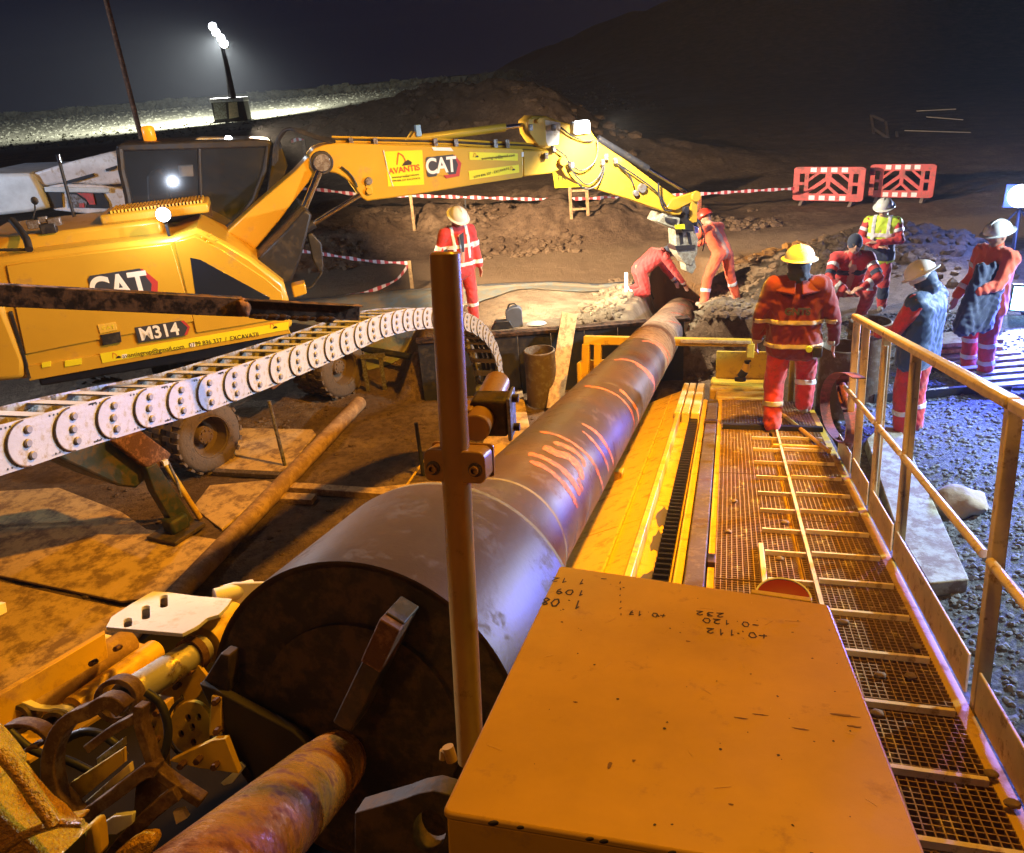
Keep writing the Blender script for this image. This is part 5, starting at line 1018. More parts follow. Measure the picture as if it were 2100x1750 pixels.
# stickers on the boom
nb = B+.035
def sticker(pix, m='sticker', name='sticker', n=nb): return xp(pix, n, .006, name, M[m])
sticker([(789, 311), (866, 308), (870, 379), (796, 383)]); emblem(826, 337, nb+.004, .17, XV)
xtext('AVANTIS', 829, 348, nb+.002, .115, M['inkred'], .02, 1.0, .003); xtext('avantisgrup@gmail.com', 832, 361, nb+.002, .042, M['ink']); xtext('0799 836 337 EXCAVATII', 832, 369, nb+.002, .040, M['ink'])
hexmark(911, 340, nb, .27, XV, 'CAT', 0, True, -.02)
sticker([(962, 312), (1062, 315), (1062, 330), (963, 328)]); sticker([(961, 351), (1064, 338), (1065, 354), (963, 369)])
emblem(975, 322, nb+.004, .06, XV); emblem(1050, 349, nb+.004, .06, XV); xtext('avantisgrup@gmail.com', 1022, 322, nb+.002, .055, M['ink']); xtext('0799 836 337 - EXCAVATII', 1008, 355, nb+.002, .05, M['ink'], .12)
sticker([(1322, 400), (1334, 404), (1330, 414), (1319, 410)], n=B-.02); xp([(1070, 312), (1074, 312), (1074, 322), (1070, 322)], nb, .01, 'boom_marker', M['logowhite'])
xp([(885, 302), (925, 303), (930, 310), (890, 309)], nb, .006, 'white_smear', M['logowhite'])
# coupler and rotator hanging from the stick
xp([(1350, 456), (1360, 438), (1396, 448), (1392, 474), (1372, 466)], .22, .44, 'coupler_jaw', M['greypaint'], .02)
xp([(1364, 446), (1388, 450), (1385, 462), (1366, 456)], .24, .02, 'coupler_slot', M['black'])
xp([(1396, 430), (1412, 426), (1432, 452), (1430, 475), (1400, 476), (1392, 455)], .14, .28, 'coupler_body', M['dkmetal'], .02)
xp([(1385, 472), (1425, 470), (1432, 490), (1430, 520), (1418, 545), (1404, 540), (1388, 518), (1386, 492)], .13, .26, 'rotator', M['greypaint'], .006)
xp([(1392, 478), (1400, 478), (1402, 500), (1395, 503)], .135, .02, 'rotator_slot', M['dkmetal']); xp([(1408, 476), (1415, 478), (1420, 505), (1412, 500)], .135, .02, 'rotator_slot', M['dkmetal'])
xp([(1384, 505), (1426, 502), (1424, 512), (1388, 515)], .15, .30, 'rotator_collar', M['dkmetal'], .004)
xp([(1404, 536), (1424, 530), (1428, 548), (1420, 562), (1408, 556)], .12, .2, 'grab_tip', M['greypaint'], .004)
xp([(1384, 462), (1404, 460), (1405, 470), (1386, 470)], .24, .02, 'coupler_plate', M['sticker']); xp([(1422, 462), (1432, 464), (1434, 478), (1424, 480)], .24, .03, 'coupler_lamp', M['chrome'], .01)
hose([(1410, 440, .2), (1436, 460, .2), (1440, 490, .1), (1436, 505, 0)], .012); hose([(1420, 430, .0), (1444, 480, .0), (1440, 520, -.1)], .01)
# chassis and wheels
WD = nrm(V(.551, .834, 0)); WO = nrm(V(.834, -.551, 0)); HB, HF = Pz(418, 893, .5), Pz(692, 752, .5)
def wpl(x, y, off): return Pp(x, y, HB+WO*off, WO)
m_ = MB(); c = (HB+HF)/2-WO*1.2+ZZ*.25; m_.box(c, WD*1.9, WO*.42, ZZ*.22); m_.box(c+ZZ*.35, WD*.75, WO*.6, ZZ*.2); m_.build('chassis', M['dkmetal'], XV, .04)
m_ = MB(); m_.cyl(V(ctr[0], ctr[1], .9), V(ctr[0], ctr[1], 1.5), .62, seg=32); m_.build('slew_ring', M['dkmetal'], XV)
for hb in (HB, HF):
    m_ = MB(); m_.cyl(hb-WO*.2, hb-WO*2.2, .12, seg=16); m_.build('axle', M['dkmetal'], XV)
def wheel(h, side):
    W_ = MB(); R_ = .50; W_.lathe(h-WO*side*.17, WO*side, [(0, .29), (0, .44), (.03, R_-.02), (.06, R_), (.28, R_), (.31, R_-.02), (.34, .44), (.335, .30), (.30, .27)], 40)
    o = W_.build('wheel', M['tyre'], XV)
    l_ = MB(); lugs = 22
    for k_ in range(lugs):
        for s_ in (0, 1):
            t_ = 2*math.pi*(k_+.5*s_)/lugs; d_ = WD*math.cos(t_)+ZZ*math.sin(t_); tt = -WD*math.sin(t_)+ZZ*math.cos(t_)
            l_.box(h+d_*(R_+.006)+WO*side*(.07 if s_ else -.08), d_*.016, tt*.034, WO*.075)
    l_.build('tread_lugs', M['tyre'], o)
    r_ = MB(); r_.lathe(h-WO*side*.17, WO*side, [(.325, .30), (.335, .285), (.22, .27), (.12, .26), (.10, .13), (.20, .12), (.22, .11), (.24, .001)], 36); rim = r_.build('rim', M['rim'], o)
    b_ = MB()
    for k_ in range(8):
        t_ = 2*math.pi*k_/8; c = h+WO*side*.05+(WD*math.cos(t_)+ZZ*math.sin(t_))*.085; b_.cyl(c, c+WO*side*.025, .013, seg=6)
    b_.build('hub_nuts', M['rim'], rim)
for h_ in (HB, HF): wheel(h_, 1); wheel(h_-WO*.38, 1); wheel(h_-WO*2.35, -1)
# stabiliser at the near end, belly plates
ft = Pz(366, 1092, .06); m_ = MB()
off = (ft-HB)@WO
def wp(pix, o_, th, name, m, bev=.01): m_ = MB(); m_.prism([wpl(x, y, o_) for x, y in pix], -WO*th); m_.build(name, m, XV, bev)
M['armgrey'] = mat('grey_machine_paint', (.022, .034, .036), .5, dirt=(.07, .05, .03), dirt_amt=.12, scale=4)
wp([(300, 960), (322, 950), (345, 985), (400, 1068), (392, 1085), (362, 1085), (318, 1010)], off, .14, 'stabiliser_leg', M['armgrey'])
tb('stabiliser_ram', [wpl(338, 950, off-.1), wpl(410, 1062, off-.05)], .035, M['rig'], XV); tb('stabiliser_hose', [wpl(345, 948, off), wpl(362, 985, off), wpl(372, 1020, off)], .015, M['steel'], XV)
m_ = MB(); m_.prism([ft+WD*a+WO*b for a, b in ((-.28, -.2), (.2, -.24), (.24, .2), (-.22, .24))], ZZ*.05); m_.build('foot_pad', M['flange'], XV, .01)
m_ = MB(); m_.box(ft+ZZ*.13, WD*.12, WO*.1, ZZ*.09); m_.build('foot_knuckle', M['armgrey'], XV, .03)
wp([(60, 900), (227, 905), (305, 950), (300, 985), (280, 1002), (245, 998), (130, 945)], off-.15, .9, 'rear_frame', M['armgrey'], .03)
wp([(230, 905), (290, 884), (352, 931), (340, 960), (308, 966), (262, 930)], off-.02, .12, 'leg_bracket', M['rust'], .02)
m_ = MB(); m_.box(wpl(336, 948, off)+WO*.02, WD*.03, WO*.02, ZZ*.03); m_.build('white_marker', M['white'], XV)
xbm = MB(); xbox(xbm, el(EX(80, 770, .9)), el(EX(590, 690, .9)), -.9, 1.0, EX(80, 775, 1.2)[2]-.18, EX(80, 775, 1.2)[2]-.01); xbm.build('belly_frame', M['dkmetal'], XV, .03)
wp([(540, 770), (640, 720), (650, 740), (560, 800)], -.1, .25, 'ladder_step', M['rust'], .01)
# ---------------------------------------------------------------- people
def G(px, py):
    d = ray(px, py); t0 = 3.
    tt = np.arange(3, 70, .03); pp = CAM+d*tt[:, None]; k = np.argmax(pp[:, 2] < T(pp[:, 0], pp[:, 1], False)); p = pp[k]
    return V(p[0], p[1], Tz(p[0], p[1]))
def cap(m_, p, r, q, r2=None):
    r2 = r if r2 is None else r2; m_.cyl(p, q, r, r2, 14); m_.sph(p, r, 14, 8); m_.sph(q, r2, 14, 8)
def solid(m_, name, mt, voxel, it, par, world, wr=0., seed=0):
    me_ = m_.mesh('tmp', mt, smooth=False); o = bpy.data.objects.new('tmp', me_); COL.objects.link(o)
    a = o.modifiers.new('r', 'REMESH'); a.mode = 'VOXEL'; a.voxel_size = voxel; b = o.modifiers.new('s', 'SMOOTH'); b.factor = .6; b.iterations = it
    dg = bpy.context.evaluated_depsgraph_get(); n_ = bpy.data.meshes.new_from_object(o.evaluated_get(dg)); COL.objects.unlink(o); bpy.data.objects.remove(o); bpy.data.meshes.remove(me_)
    n_.name = name; k = len(n_.vertices); co = np.empty(k*3); n_.vertices.foreach_get('co', co); co = co.reshape(-1, 3)
    if wr:
        no = np.empty(k*3); n_.vertices.foreach_get('normal', no); no = no.reshape(-1, 3)
        q = co*1.0+seed; s = np.sin(q[:, 2]*62+6*np.sin(q[:, 0]*23+seed)+5*np.sin(q[:, 1]*19))*.45+np.sin(q[:, 2]*27+5*np.sin(q[:, 0]*14+q[:, 1]*17+seed))*.8+np.sin(q[:, 0]*41+7*np.sin(q[:, 2]*13)+q[:, 1]*33)*.4
        co = co+no*(s*wr)[:, None]
    n_.vertices.foreach_set('co', co.reshape(-1)); n_.materials.clear(); n_.materials.append(mt)
    n_.polygons.foreach_set('use_smooth', [True]*len(n_.polygons)); n_.update()
    return place(bpy.data.objects.new(name, n_), par, world)
def band(cloth, p, n, w, rad, mt, par, world, name='reflective_band', off=.005):
    p, n = Vector(p), Vector(nrm(n)); bm = bmesh.new(); bm.from_mesh(cloth.data)
    for s_ in (1, -1): bmesh.ops.bisect_plane(bm, geom=bm.verts[:]+bm.edges[:]+bm.faces[:], plane_co=p+n*w*s_, plane_no=n*s_, clear_outer=True)
    bmesh.ops.delete(bm, geom=[f for f in bm.faces if (f.calc_center_median()-p).length > rad], context='FACES')
    for v in bm.verts: v.co += v.normal*off
    if not bm.faces: bm.free(); return
    me_ = bpy.data.meshes.new(name); bm.to_mesh(me_); bm.free(); me_.materials.clear(); me_.materials.append(mt); me_.polygons.foreach_set('use_smooth', [True]*len(me_.polygons))
    o = place(bpy.data.objects.new(name, me_), par, world); s = o.modifiers.new('t', 'SOLIDIFY'); s.thickness = .003; return o
STAND = dict(pelvis=(0, 0, .97), chest=(0, .0, 1.34), neck=(0, .01, 1.50), head=(0, .03, 1.645), shL=(-.20, 0, 1.43), shR=(.20, 0, 1.43), elL=(-.27, -.03, 1.16), elR=(.27, -.03, 1.16), wrL=(-.27, .07, .92), wrR=(.27, .07, .92),
             hipL=(-.10, 0, .93), hipR=(.10, 0, .93), knL=(-.12, .03, .50), knR=(.12, .03, .50), anL=(-.13, -.01, .09), anR=(.13, -.01, .09), hf=(0, 1, 0), hu=(0, 0, 1), tf=(0, 1, 0), toeL=(0, 1, 0), toeR=(0, 1, 0), hdL=(0, .2, -1), hdR=(0, .2, -1))
def person(label, loc, face, pose=None, top='cover', legs='cover', cuff=None, hat='helmet', brim='full', bulk=1., bands=(), scale=1., hood=None, sleeves=None, lower=None, extra=None, gloves=None, jacket=False, group='workers on the site'):
    J = {k: np.array(v, float) for k, v in {**STAND, **(pose or {})}.items()}; yaw = math.atan2(-face[0], face[1])
    r = thing('person', label, 'person', tuple(loc), group, Matrix.Rotation(yaw, 4, 'Z') @ Matrix.Scale(scale, 4)); w = WM[r.name]
    hf = nrm(J['hf']); hu = nrm(J['hu']-hf*(J['hu']@hf)); hx = np.cross(hf, hu); HM = np.stack([hx, hf, hu], 1)
    m_ = MB(); hc = J['head']
    m_.sph(hc, 1, 18, 12, (.077, .097, .118), HM); m_.sph(hc+HM@V(0, .035, -.06), 1, 12, 8, (.05, .058, .05), HM); m_.sph(hc+HM@V(0, .102, -.012), 1, 8, 6, (.014, .022, .026), HM)
    for s_ in (-1, 1): m_.sph(hc+HM@V(s_*.078, -.005, -.01), 1, 8, 6, (.012, .02, .032), HM); m_.sph(hc+HM@V(s_*.03, .088, .02), 1, 8, 6, (.016, .012, .008), HM)
    m_.sph(hc+HM@V(0, .093, -.058), 1, 8, 6, (.024, .012, .006), HM)
    cap(m_, hc-HM@V(0, .01, .06), .055, J['neck'], .06); cap(m_, J['neck'], .07, J['chest'], .12); cap(m_, J['chest'], .12, J['pelvis'], .12)
    for s_ in 'LR':
        sg = -1 if s_ == 'L' else 1; sh, el, wr, hp, kn, an = (J[k+s_] for k in ('sh', 'el', 'wr', 'hip', 'kn', 'an'))
        cap(m_, J['neck'], .06, sh, .055); cap(m_, sh, .055, el, .042); cap(m_, el, .040, wr, .028); cap(m_, J['pelvis'], .11, hp, .09); cap(m_, hp, .085, kn, .058); cap(m_, kn, .055, an, .038)
        hd = nrm(J['hd'+s_]); sx = nrm(np.cross(hd, V(0, 0, 1)) if abs(hd[2]) < .9 else V(0, 1, 0)); sz = np.cross(sx, hd); pc = wr+hd*.055
        m_.box(pc, hd*.045, sx*.038, sz*.013)
        for k_, (fo, fl) in enumerate(((-.030, .060), (-.010, .072), (.010, .068), (.030, .052))):
            b_ = pc+hd*.04+sx*fo; c_ = b_+hd*fl*.55+sz*-.006; cap(m_, b_, .0085, c_, .0085); cap(m_, c_, .0082, c_+hd*fl*.42-sz*.018, .007)
        t0 = pc-hd*.02+sx*.035; t1 = t0+hd*.03+sx*.022; cap(m_, t0, .011, t1, .010); cap(m_, t1, .010, t1+hd*.025-sz*.008, .008)
        tf = nrm(J['toe'+s_]); cap(m_, an-ZZ*.02, .04, an+tf*.14-ZZ*.045, .035)
    body = solid(m_, 'body', M['skin'], .0085, 2, r, w)
    # clothes
    def torso(m_, g, low=True):
        P_, C_, N_ = J['pelvis'], J['chest'], J['neck']; tx = nrm(J['shR']-J['shL']); tw = .095*bulk
        for o in (-1, -.4, .4, 1): cap(m_, C_+tx*tw*o*1.0, .105*bulk*g, P_+tx*.075*bulk*o+(C_-P_)*.05, .108*bulk*g)
        cap(m_, N_-(N_-C_)*.25, .085*g, C_, .11*bulk*g)
        for s_ in 'LR': cap(m_, N_-(N_-C_)*.2, .07*g, J['sh'+s_], .078*bulk*g)
    def sleeve(m_, g, s_): cap(m_, J['sh'+s_], .078*bulk*g, J['el'+s_], .060*g); cap(m_, J['el'+s_], .062*g, J['wr'+s_]-(J['wr'+s_]-J['el'+s_])*.06, .050*g)
    def leg(m_, g, s_): bulk_ = 1+(bulk-1)*.35; cap(m_, J['pelvis'], .115*bulk_*g, J['hip'+s_], .108*bulk_*g); lb = 1+(bulk-1)*.7; cap(m_, J['hip'+s_], .108*(1+(bulk-1)*.35)*g, J['kn'+s_], .086*g*lb); cap(m_, J['kn'+s_], .086*g*lb, J['an'+s_]+ZZ*.0, .074*g*lb)
    sd_ = rng.uniform(0, 9)
    if jacket or top != legs or sleeves:
        m_ = MB(); [leg(m_, 1., s_) for s_ in 'LR']; tl = solid(m_, 'trousers', M[legs], .016, 5, r, w, .0045, sd_)
        m_ = MB(); torso(m_, 1.08); P_, C_ = J['pelvis'], J['chest']; tx = nrm(J['shR']-J['shL']); dn = nrm(P_-C_)
        for o in (-1, -.3, .3, 1): cap(m_, P_+tx*.085*bulk*o, .12*bulk, P_+tx*.09*bulk*o+dn*(.10 if jacket else .0), .125*bulk)
        if not sleeves: [sleeve(m_, 1.1, s_) for s_ in 'LR']
        tt = solid(m_, 'jacket' if not sleeves else 'body_warmer', M[top], .016, 5, r, w, .005, sd_+3)
        if sleeves: m_ = MB(); [sleeve(m_, 1.0, s_) for s_ in 'LR']; cap(m_, J['shL'], .06, J['shR'], .06); ts = solid(m_, 'sleeves', M[sleeves], .016, 5, r, w, .005, sd_+1)
        else: ts = tt
    else:
        m_ = MB(); torso(m_, 1.04); [sleeve(m_, 1., s_) or leg(m_, 1., s_) for s_ in 'LR']; tl = tt = ts = solid(m_, 'coverall', M[top], .016, 5, r, w, .005, sd_)
    if lower:      # darker cloth panel round the hips
        band(tt, J['pelvis']+(J['chest']-J['pelvis'])*.12, J['chest']-J['pelvis'], .17, .42, M[lower], r, w, 'lower_panel', .007)
    for b in bands:
        k, t_ = b[0], b[1]; wd = b[2] if len(b) > 2 else .026; mt = M[b[3]] if len(b) > 3 else M['refl']
        if k == 'torso': p_ = J['pelvis']+(J['chest']-J['pelvis'])*t_; band(tt, p_, J['chest']-J['pelvis'], wd, .36, mt, r, w, off=.009)
        elif k[:3] == 'arm':
            a_, b_ = (J['sh'+k[3]], J['el'+k[3]]) if t_ < 1 else (J['el'+k[3]], J['wr'+k[3]]); f_ = t_ % 1; band(ts, a_+(b_-a_)*f_, b_-a_, wd, .105, mt, r, w)
        elif k[:3] == 'leg': band(tl, J['kn'+k[3]]+(J['an'+k[3]]-J['kn'+k[3]])*t_, J['an'+k[3]]-J['kn'+k[3]], wd, .13, mt, r, w)
        elif k == 'strapL' or k == 'strapR':
            sx = -.11 if k[-1] == 'L' else .11; tx = nrm(J['shR']-J['shL']); band(tt, J['chest']+tx*sx, tx, wd, .30, mt, r, w, off=.008)
    for s_ in 'LR':
        m_ = MB(); an = J['an'+s_]; tf = nrm(J['toe'+s_]); cap(m_, an+ZZ*.06, .055, an-ZZ*.03, .052); cap(m_, an-ZZ*.035-tf*.03, .048, an+tf*.15-ZZ*.045, .043); o = solid(m_, 'boot', M['boot'], .012, 2, r, w)
    m_ = MB(); cap(m_, hc-HM@V(0, .0, .10), .062, J['neck']-(J['neck']-J['chest'])*.2, .085); solid(m_, 'collar', M[hood or top], .012, 2, r, w)
    if hood: m_ = MB(); m_.sph(hc+HM@V(0, -.022, -.03), 1, 18, 12, (.100, .108, .125), HM); m_.sph(hc+HM@V(0, -.02, -.13), 1, 14, 10, (.11, .11, .07), HM); solid(m_, 'hood', M[hood], .012, 3, r, w, .003)
    if gloves:
        m_ = MB()
        for s_ in 'LR':
            hd = nrm(J['hd'+s_]); wr = J['wr'+s_]; cap(m_, wr-hd*.02, .036, wr+hd*.02, .037)
        m_.build('glove_cuff', M[gloves], r, world=w)
    b0 = hc+HM@V(0, -.008, .028)
    e_ = MB()
    for s_ in (-1, 1): e_.sph(hc+HM@V(s_*.030, .090, .008), .0095, 8, 6); e_.bar(hc+HM@V(s_*.016, .101, .028), hc+HM@V(s_*.046, .090, .028), .006, .006)
    e_.bar(hc+HM@V(-.02, .104, -.060), hc+HM@V(.02, .104, -.060), .004, .004); e_.build('eyes_and_mouth', M['boot'], r, world=w)
    if hat in ('helmet', 'helmetred'):
        m_ = MB(); pr = [(-.01, .116), (.0, .160 if brim == 'full' else .128), (.008, .162 if brim == 'full' else .13), (.016, .128), (.05, .124), (.085, .108), (.112, .08), (.128, .04), (.133, .001)]
        m_.lathe((0, 0, 0), (0, 0, 1), pr, 32)
        if brim != 'full': m_.prism([V(.11*math.cos(t), .06+.13*math.sin(t), .002) for t in np.linspace(0, math.pi, 14)], (0, 0, .008))
        sh_ = m_.build('helmet_shell', M[hat], r, .003, world=w @ frame(b0, HM[:, 0], HM[:, 1]*1.12, HM[:, 2]))
        rd = MB(); rd.tube([V(0, .128*math.cos(t), .006+.128*math.sin(t)) for t in np.linspace(.35, math.pi-.35, 14)], .009, 6); rd.build('helmet_ridge', M[hat], sh_, world=w @ frame(b0, HM[:, 0], HM[:, 1]*1.05, HM[:, 2]))
    elif hat == 'beanie': m_ = MB(); m_.sph(b0-HM@V(0, 0, .0), 1, 18, 12, (.092, .112, .115), HM); m_.build('beanie', M['navy'], r, world=w)
    if extra: extra(r, w, J, HM, tt)
    return r
def fitscale(loc, top_y, h=1.80):
    best = min(np.arange(.75, 1.2, .01), key=lambda s: abs(projy(loc+ZZ*h*s)-top_y)); return float(np.clip(best, .88, 1.12))
def sized(px, py, top, h):
    d = min(np.arange(6, 24, .05), key=lambda d_: abs(projy(Pd(px, py, d_)+ZZ*h)-top)); p = Pd(px, py, d); print('sized', px, p.round(2), 'ground', round(Tz(p[0], p[1]), 2)); p[2] = Tz(p[0], p[1])-.01; return p
def projy(P): q = P-CAM; d = q@cF; return 875-F_PX*(q@cU)/d
pb = [('torso', .05), ('torso', .75), ('strapL', 0, .022), ('strapR', 0, .022), ('armL', .75), ('armR', .75), ('legL', .3), ('legR', .3)]
# 1 man in the middle, open jacket
lc = Pz(958, 676, .87); lc[2] = Tz(lc[0], lc[1])
def dark_lining(r, w, J, HM, tt):
    m_ = MB(); m_.prism([V(.23, .10, 1.25), V(.31, .07, 1.22), V(.34, .05, .80), V(.26, .08, .70), V(.22, .12, .95)], (0, .025, 0)); m_.build('jacket_flap', M['navy'], r, .01, world=w)
    m_ = MB(); m_.prism([V(.29, .11, 1.28), V(.34, .09, 1.2), V(.40, .07, .82), V(.33, .09, .68), V(.30, .11, .95)], (0, .03, 0)); m_.build('jacket_flap', M['cover'], r, .01, world=w)
    m_ = MB(); m_.prism([V(-.02, .17, 1.45), V(.05, .17, 1.42), V(.03, .175, 1.18), V(.0, .178, 1.18)], (0, .012, 0)); m_.build('shirt', M['navy'], r, .004, world=w)
person('man in open red jacket and white helmet looking down beyond the cable chain', lc, (.45, -.9), dict(hf=(-.1, .8, -.6), head=(0, .08, 1.63), wrR=(.30, .12, .95), elR=(.30, -.02, 1.18)), bands=pb, jacket=True, scale=fitscale(lc, 421), extra=dark_lining, top='cover', legs='cover', sleeves=None)
# 2 kneeling
lc = sized(1312, 618, 505, 1.04)
person('kneeling worker in red coverall reaching into the hole at the pipe end', lc, (.86, .22), dict(pelvis=(0, .02, .50), chest=(0, .34, .72), neck=(0, .48, .77), head=(0, .62, .76), hf=(0, .6, -.8), hu=(0, .8, .6), shL=(-.19, .42, .70), shR=(.19, .42, .70),
    elL=(-.22, .62, .38), elR=(.20, .66, .36), wrL=(-.14, .80, .14), wrR=(.12, .86, .13), hdL=(0, .4, -1), hdR=(0, .4, -1), hipL=(-.11, .0, .47), hipR=(.11, .0, .47), knL=(-.14, .12, .09), knR=(.14, .06, .09), anL=(-.13, -.32, .10), anR=(.13, -.36, .10), toeL=(0, -.5, -1), toeR=(0, -.5, -1)),
    hat='none', hood='navy', bulk=1.15, bands=[('armL', 1.85), ('armR', 1.85), ('legL', .75), ('legR', .75)], scale=1.0, gloves='navy')
# 3 standing orange
lc = sized(1474, 624, 430, 1.72)
person('worker in orange coverall and red helmet standing legs apart at the pipe end', lc, (-.5, .85), dict(pelvis=(.05, .0, .93), chest=(-.0, .18, 1.25), neck=(-.02, .26, 1.40), head=(-.02, .36, 1.50), hf=(-.1, .8, -.5), shL=(-.2, .22, 1.33), shR=(.2, .22, 1.33), elL=(-.30, .42, 1.12), wrL=(-.2, .62, 1.02), elR=(.24, .46, 1.10), wrR=(.05, .64, .98), hdL=(.2, 1, -.2), hdR=(-.3, 1, -.2),
    hipL=(-.06, 0, .90), hipR=(.16, 0, .90), knL=(-.22, .08, .50), knR=(.30, .04, .48), anL=(-.33, .04, .10), anR=(.42, -.02, .08)), top='coverorange', legs='coverorange', hat='helmetred', brim='cap', bands=[('legL', .45, .03), ('legR', .4, .03)], scale=fitscale(lc, 432, 1.66), hood=None)
# 4 man walking away on the catwalk
lc = Pu(1614, 880, UC)
def belt(r, w, J, HM, tt):
    m_ = MB(); m_.lathe(HM@V(0, -.105, .0)+J['head'], HM@V(0, -1, 0), [(-.01, .001), (.0, .03), (.012, .03), (.014, .001)], 14)
    g = MB(); g.lathe(J['head']-HM@V(0, .0, -.005), HM@V(0, 0, 1), [(-.022, .098), (-.022, .106), (.022, .106), (.022, .098)], 28); g.build('goggle_strap', M['refl'], r, world=w @ Matrix.Identity(4))
    m_ = MB(); m_.cyl(V(.12, -.19, .90), V(.12, -.215, .90), .028, seg=16); m_.build('tape_measure', M['hivis'], r, world=w); m_ = MB(); m_.box(V(.2, -.15, .86), V(.04, 0, 0), V(0, .03, 0), V(0, 0, .05)); m_.build('belt_pouch', M['black'], r, .01, world=w)
    m_ = MB()
    for s_ in (-1, 1): m_.prism([V(s_*.02, -.06, 1.50), V(s_*.26, -.01, 1.44), V(s_*.25, -.06, 1.40), V(s_*.03, -.15, 1.38)], (0, -.02, .02))
    m_.build('thrown_back_collar', M['coverdark'], r, .012, world=w)
    text_mesh('GNTS', .085, w @ frame(V(.0, -.152*1.12, 1.24), V(1, 0, 0), V(0, .12, .99), V(0, -.99, .12)), M['logoblack'], 'back_print', r, .004, bold=.004)
person('man in dark red jacket and helmet walking away along the catwalk', lc, nrm(A)[:2]/np.linalg.norm(nrm(A)[:2]), dict(elL=(-.31, .0, 1.15), elR=(.33, -.02, 1.15), wrL=(-.33, .08, .90), wrR=(.36, .06, .88), knR=(.15, .20, .56), anR=(.15, .12, .22), anL=(-.15, -.10, .09), knL=(-.15, .0, .50), chest=(0, .02, 1.32)),
    top='coverdark', legs='cover', jacket=True, bulk=1.2, hood='navy', bands=[('torso', .42, .020, 'dullband'), ('torso', -.22, .020, 'dullband'), ('legL', .5, .025, 'dullband'), ('legR', .35, .025)], scale=fitscale(lc, 503), extra=belt)
# 5 crouching man in a beanie
lc = G(1730, 660)
squat = dict(pelvis=(0, -.10, .42), chest=(0, .12, .80), neck=(0, .18, .95), head=(0, .24, 1.08), shL=(-.2, .15, .90), shR=(.2, .15, .90), elL=(-.30, .38, .68), elR=(.30, .38, .68), wrL=(-.10, .50, .60), wrR=(.10, .50, .56), hdL=(.8, .4, -.2), hdR=(-.8, .4, -.3), hipL=(-.12, -.08, .42), hipR=(.12, -.08, .42), knL=(-.22, .36, .52), knR=(.22, .36, .52), anL=(-.18, .10, .1), anR=(.18, .10, .1))
person('man in a dark beanie and red and navy jacket crouching behind the upright casings', lc, (-.25, -.95), squat, top='cover', legs='cover', hat='beanie', jacket=False, bands=[('armL', .4), ('armR', .4), ('armL', 1.6), ('armR', 1.6), ('torso', .9, .04, 'navy'), ('armL', .75, .03, 'navy'), ('armR', .75, .03, 'navy')], scale=1.12)
# 6 hi-vis vest man with folded arms
lc = sized(1788, 645, 405, 1.80)
person('man in yellow hi-vis vest with folded arms in front of the rubble', lc, (-.55, -.83), dict(elL=(-.30, .08, 1.17), elR=(.30, .08, 1.17), wrL=(.02, .26, 1.16), wrR=(-.02, .28, 1.10), hdL=(1, .2, 0), hdR=(-1, .2, 0), hf=(.1, .9, -.35)),
    top='hivis', legs='cover', sleeves='cover', jacket=True, lower='navy', bands=[('torso', .75, .03), ('strapL', 0, .025), ('strapR', 0, .025), ('armL', .45), ('armR', .45), ('legL', .45, .17, 'navy'), ('legR', .45, .17, 'navy')], scale=fitscale(lc, 407), bulk=1.1)
# 7 body warmer man
lc = G(1858, 895)
def hoodbag(r, w, J, HM, tt):
    m_ = MB(); m_.lathe(J['head']+HM@V(0, 0, .0), HM@V(0, 0, 1), [(-.02, .106), (-.02, .112), (.02, .112), (.02, .106)], 28); m_.build('goggle_strap', M['refl'], r, world=w)
person('man in blue hood and blue body warmer over red sleeves beyond the railing', lc, (-.62, .78), dict(hf=(-.2, .8, -.5), head=(0, .07, 1.63), elL=(-.30, .10, 1.18), wrL=(-.18, .34, 1.06), elR=(.30, .02, 1.15), wrR=(.28, .16, .90), hdL=(0, 1, -.2)), top='vestblue', legs='cover', sleeves='cover', hood='vestblue', jacket=True, bulk=1.3, bands=[('legL', .5), ('legR', .5)], scale=fitscale(lc, 536), extra=hoodbag)
# 8 man at the right with a coat over his arm
lc = G(1998, 775)
def coat(r, w, J, HM, tt):
    m_ = MB()
    for o in (-.12, 0, .12): cap(m_, V(-.15+o*.2, .16+o, 1.35), .06, V(-.2, .34+o, .75), .11)
    solid(m_, 'draped_coat', M['navy'], .018, 4, r, w, .008)
person('man in wide brimmed white helmet with a navy coat over his arm', lc, (-.95, -.2), dict(hf=(0, .95, -.25), elL=(-.26, .16, 1.18), wrL=(-.2, .36, 1.12), elR=(.28, -.02, 1.15), wrR=(.28, .16, .93)), top='coverorange', legs='cover', bands=[('legL', .1), ('legR', .1), ('legL', .6), ('legR', .6), ('armR', .5), ('armR', 1.6)], scale=fitscale(lc, 453), extra=coat, bulk=1.1, jacket=True)

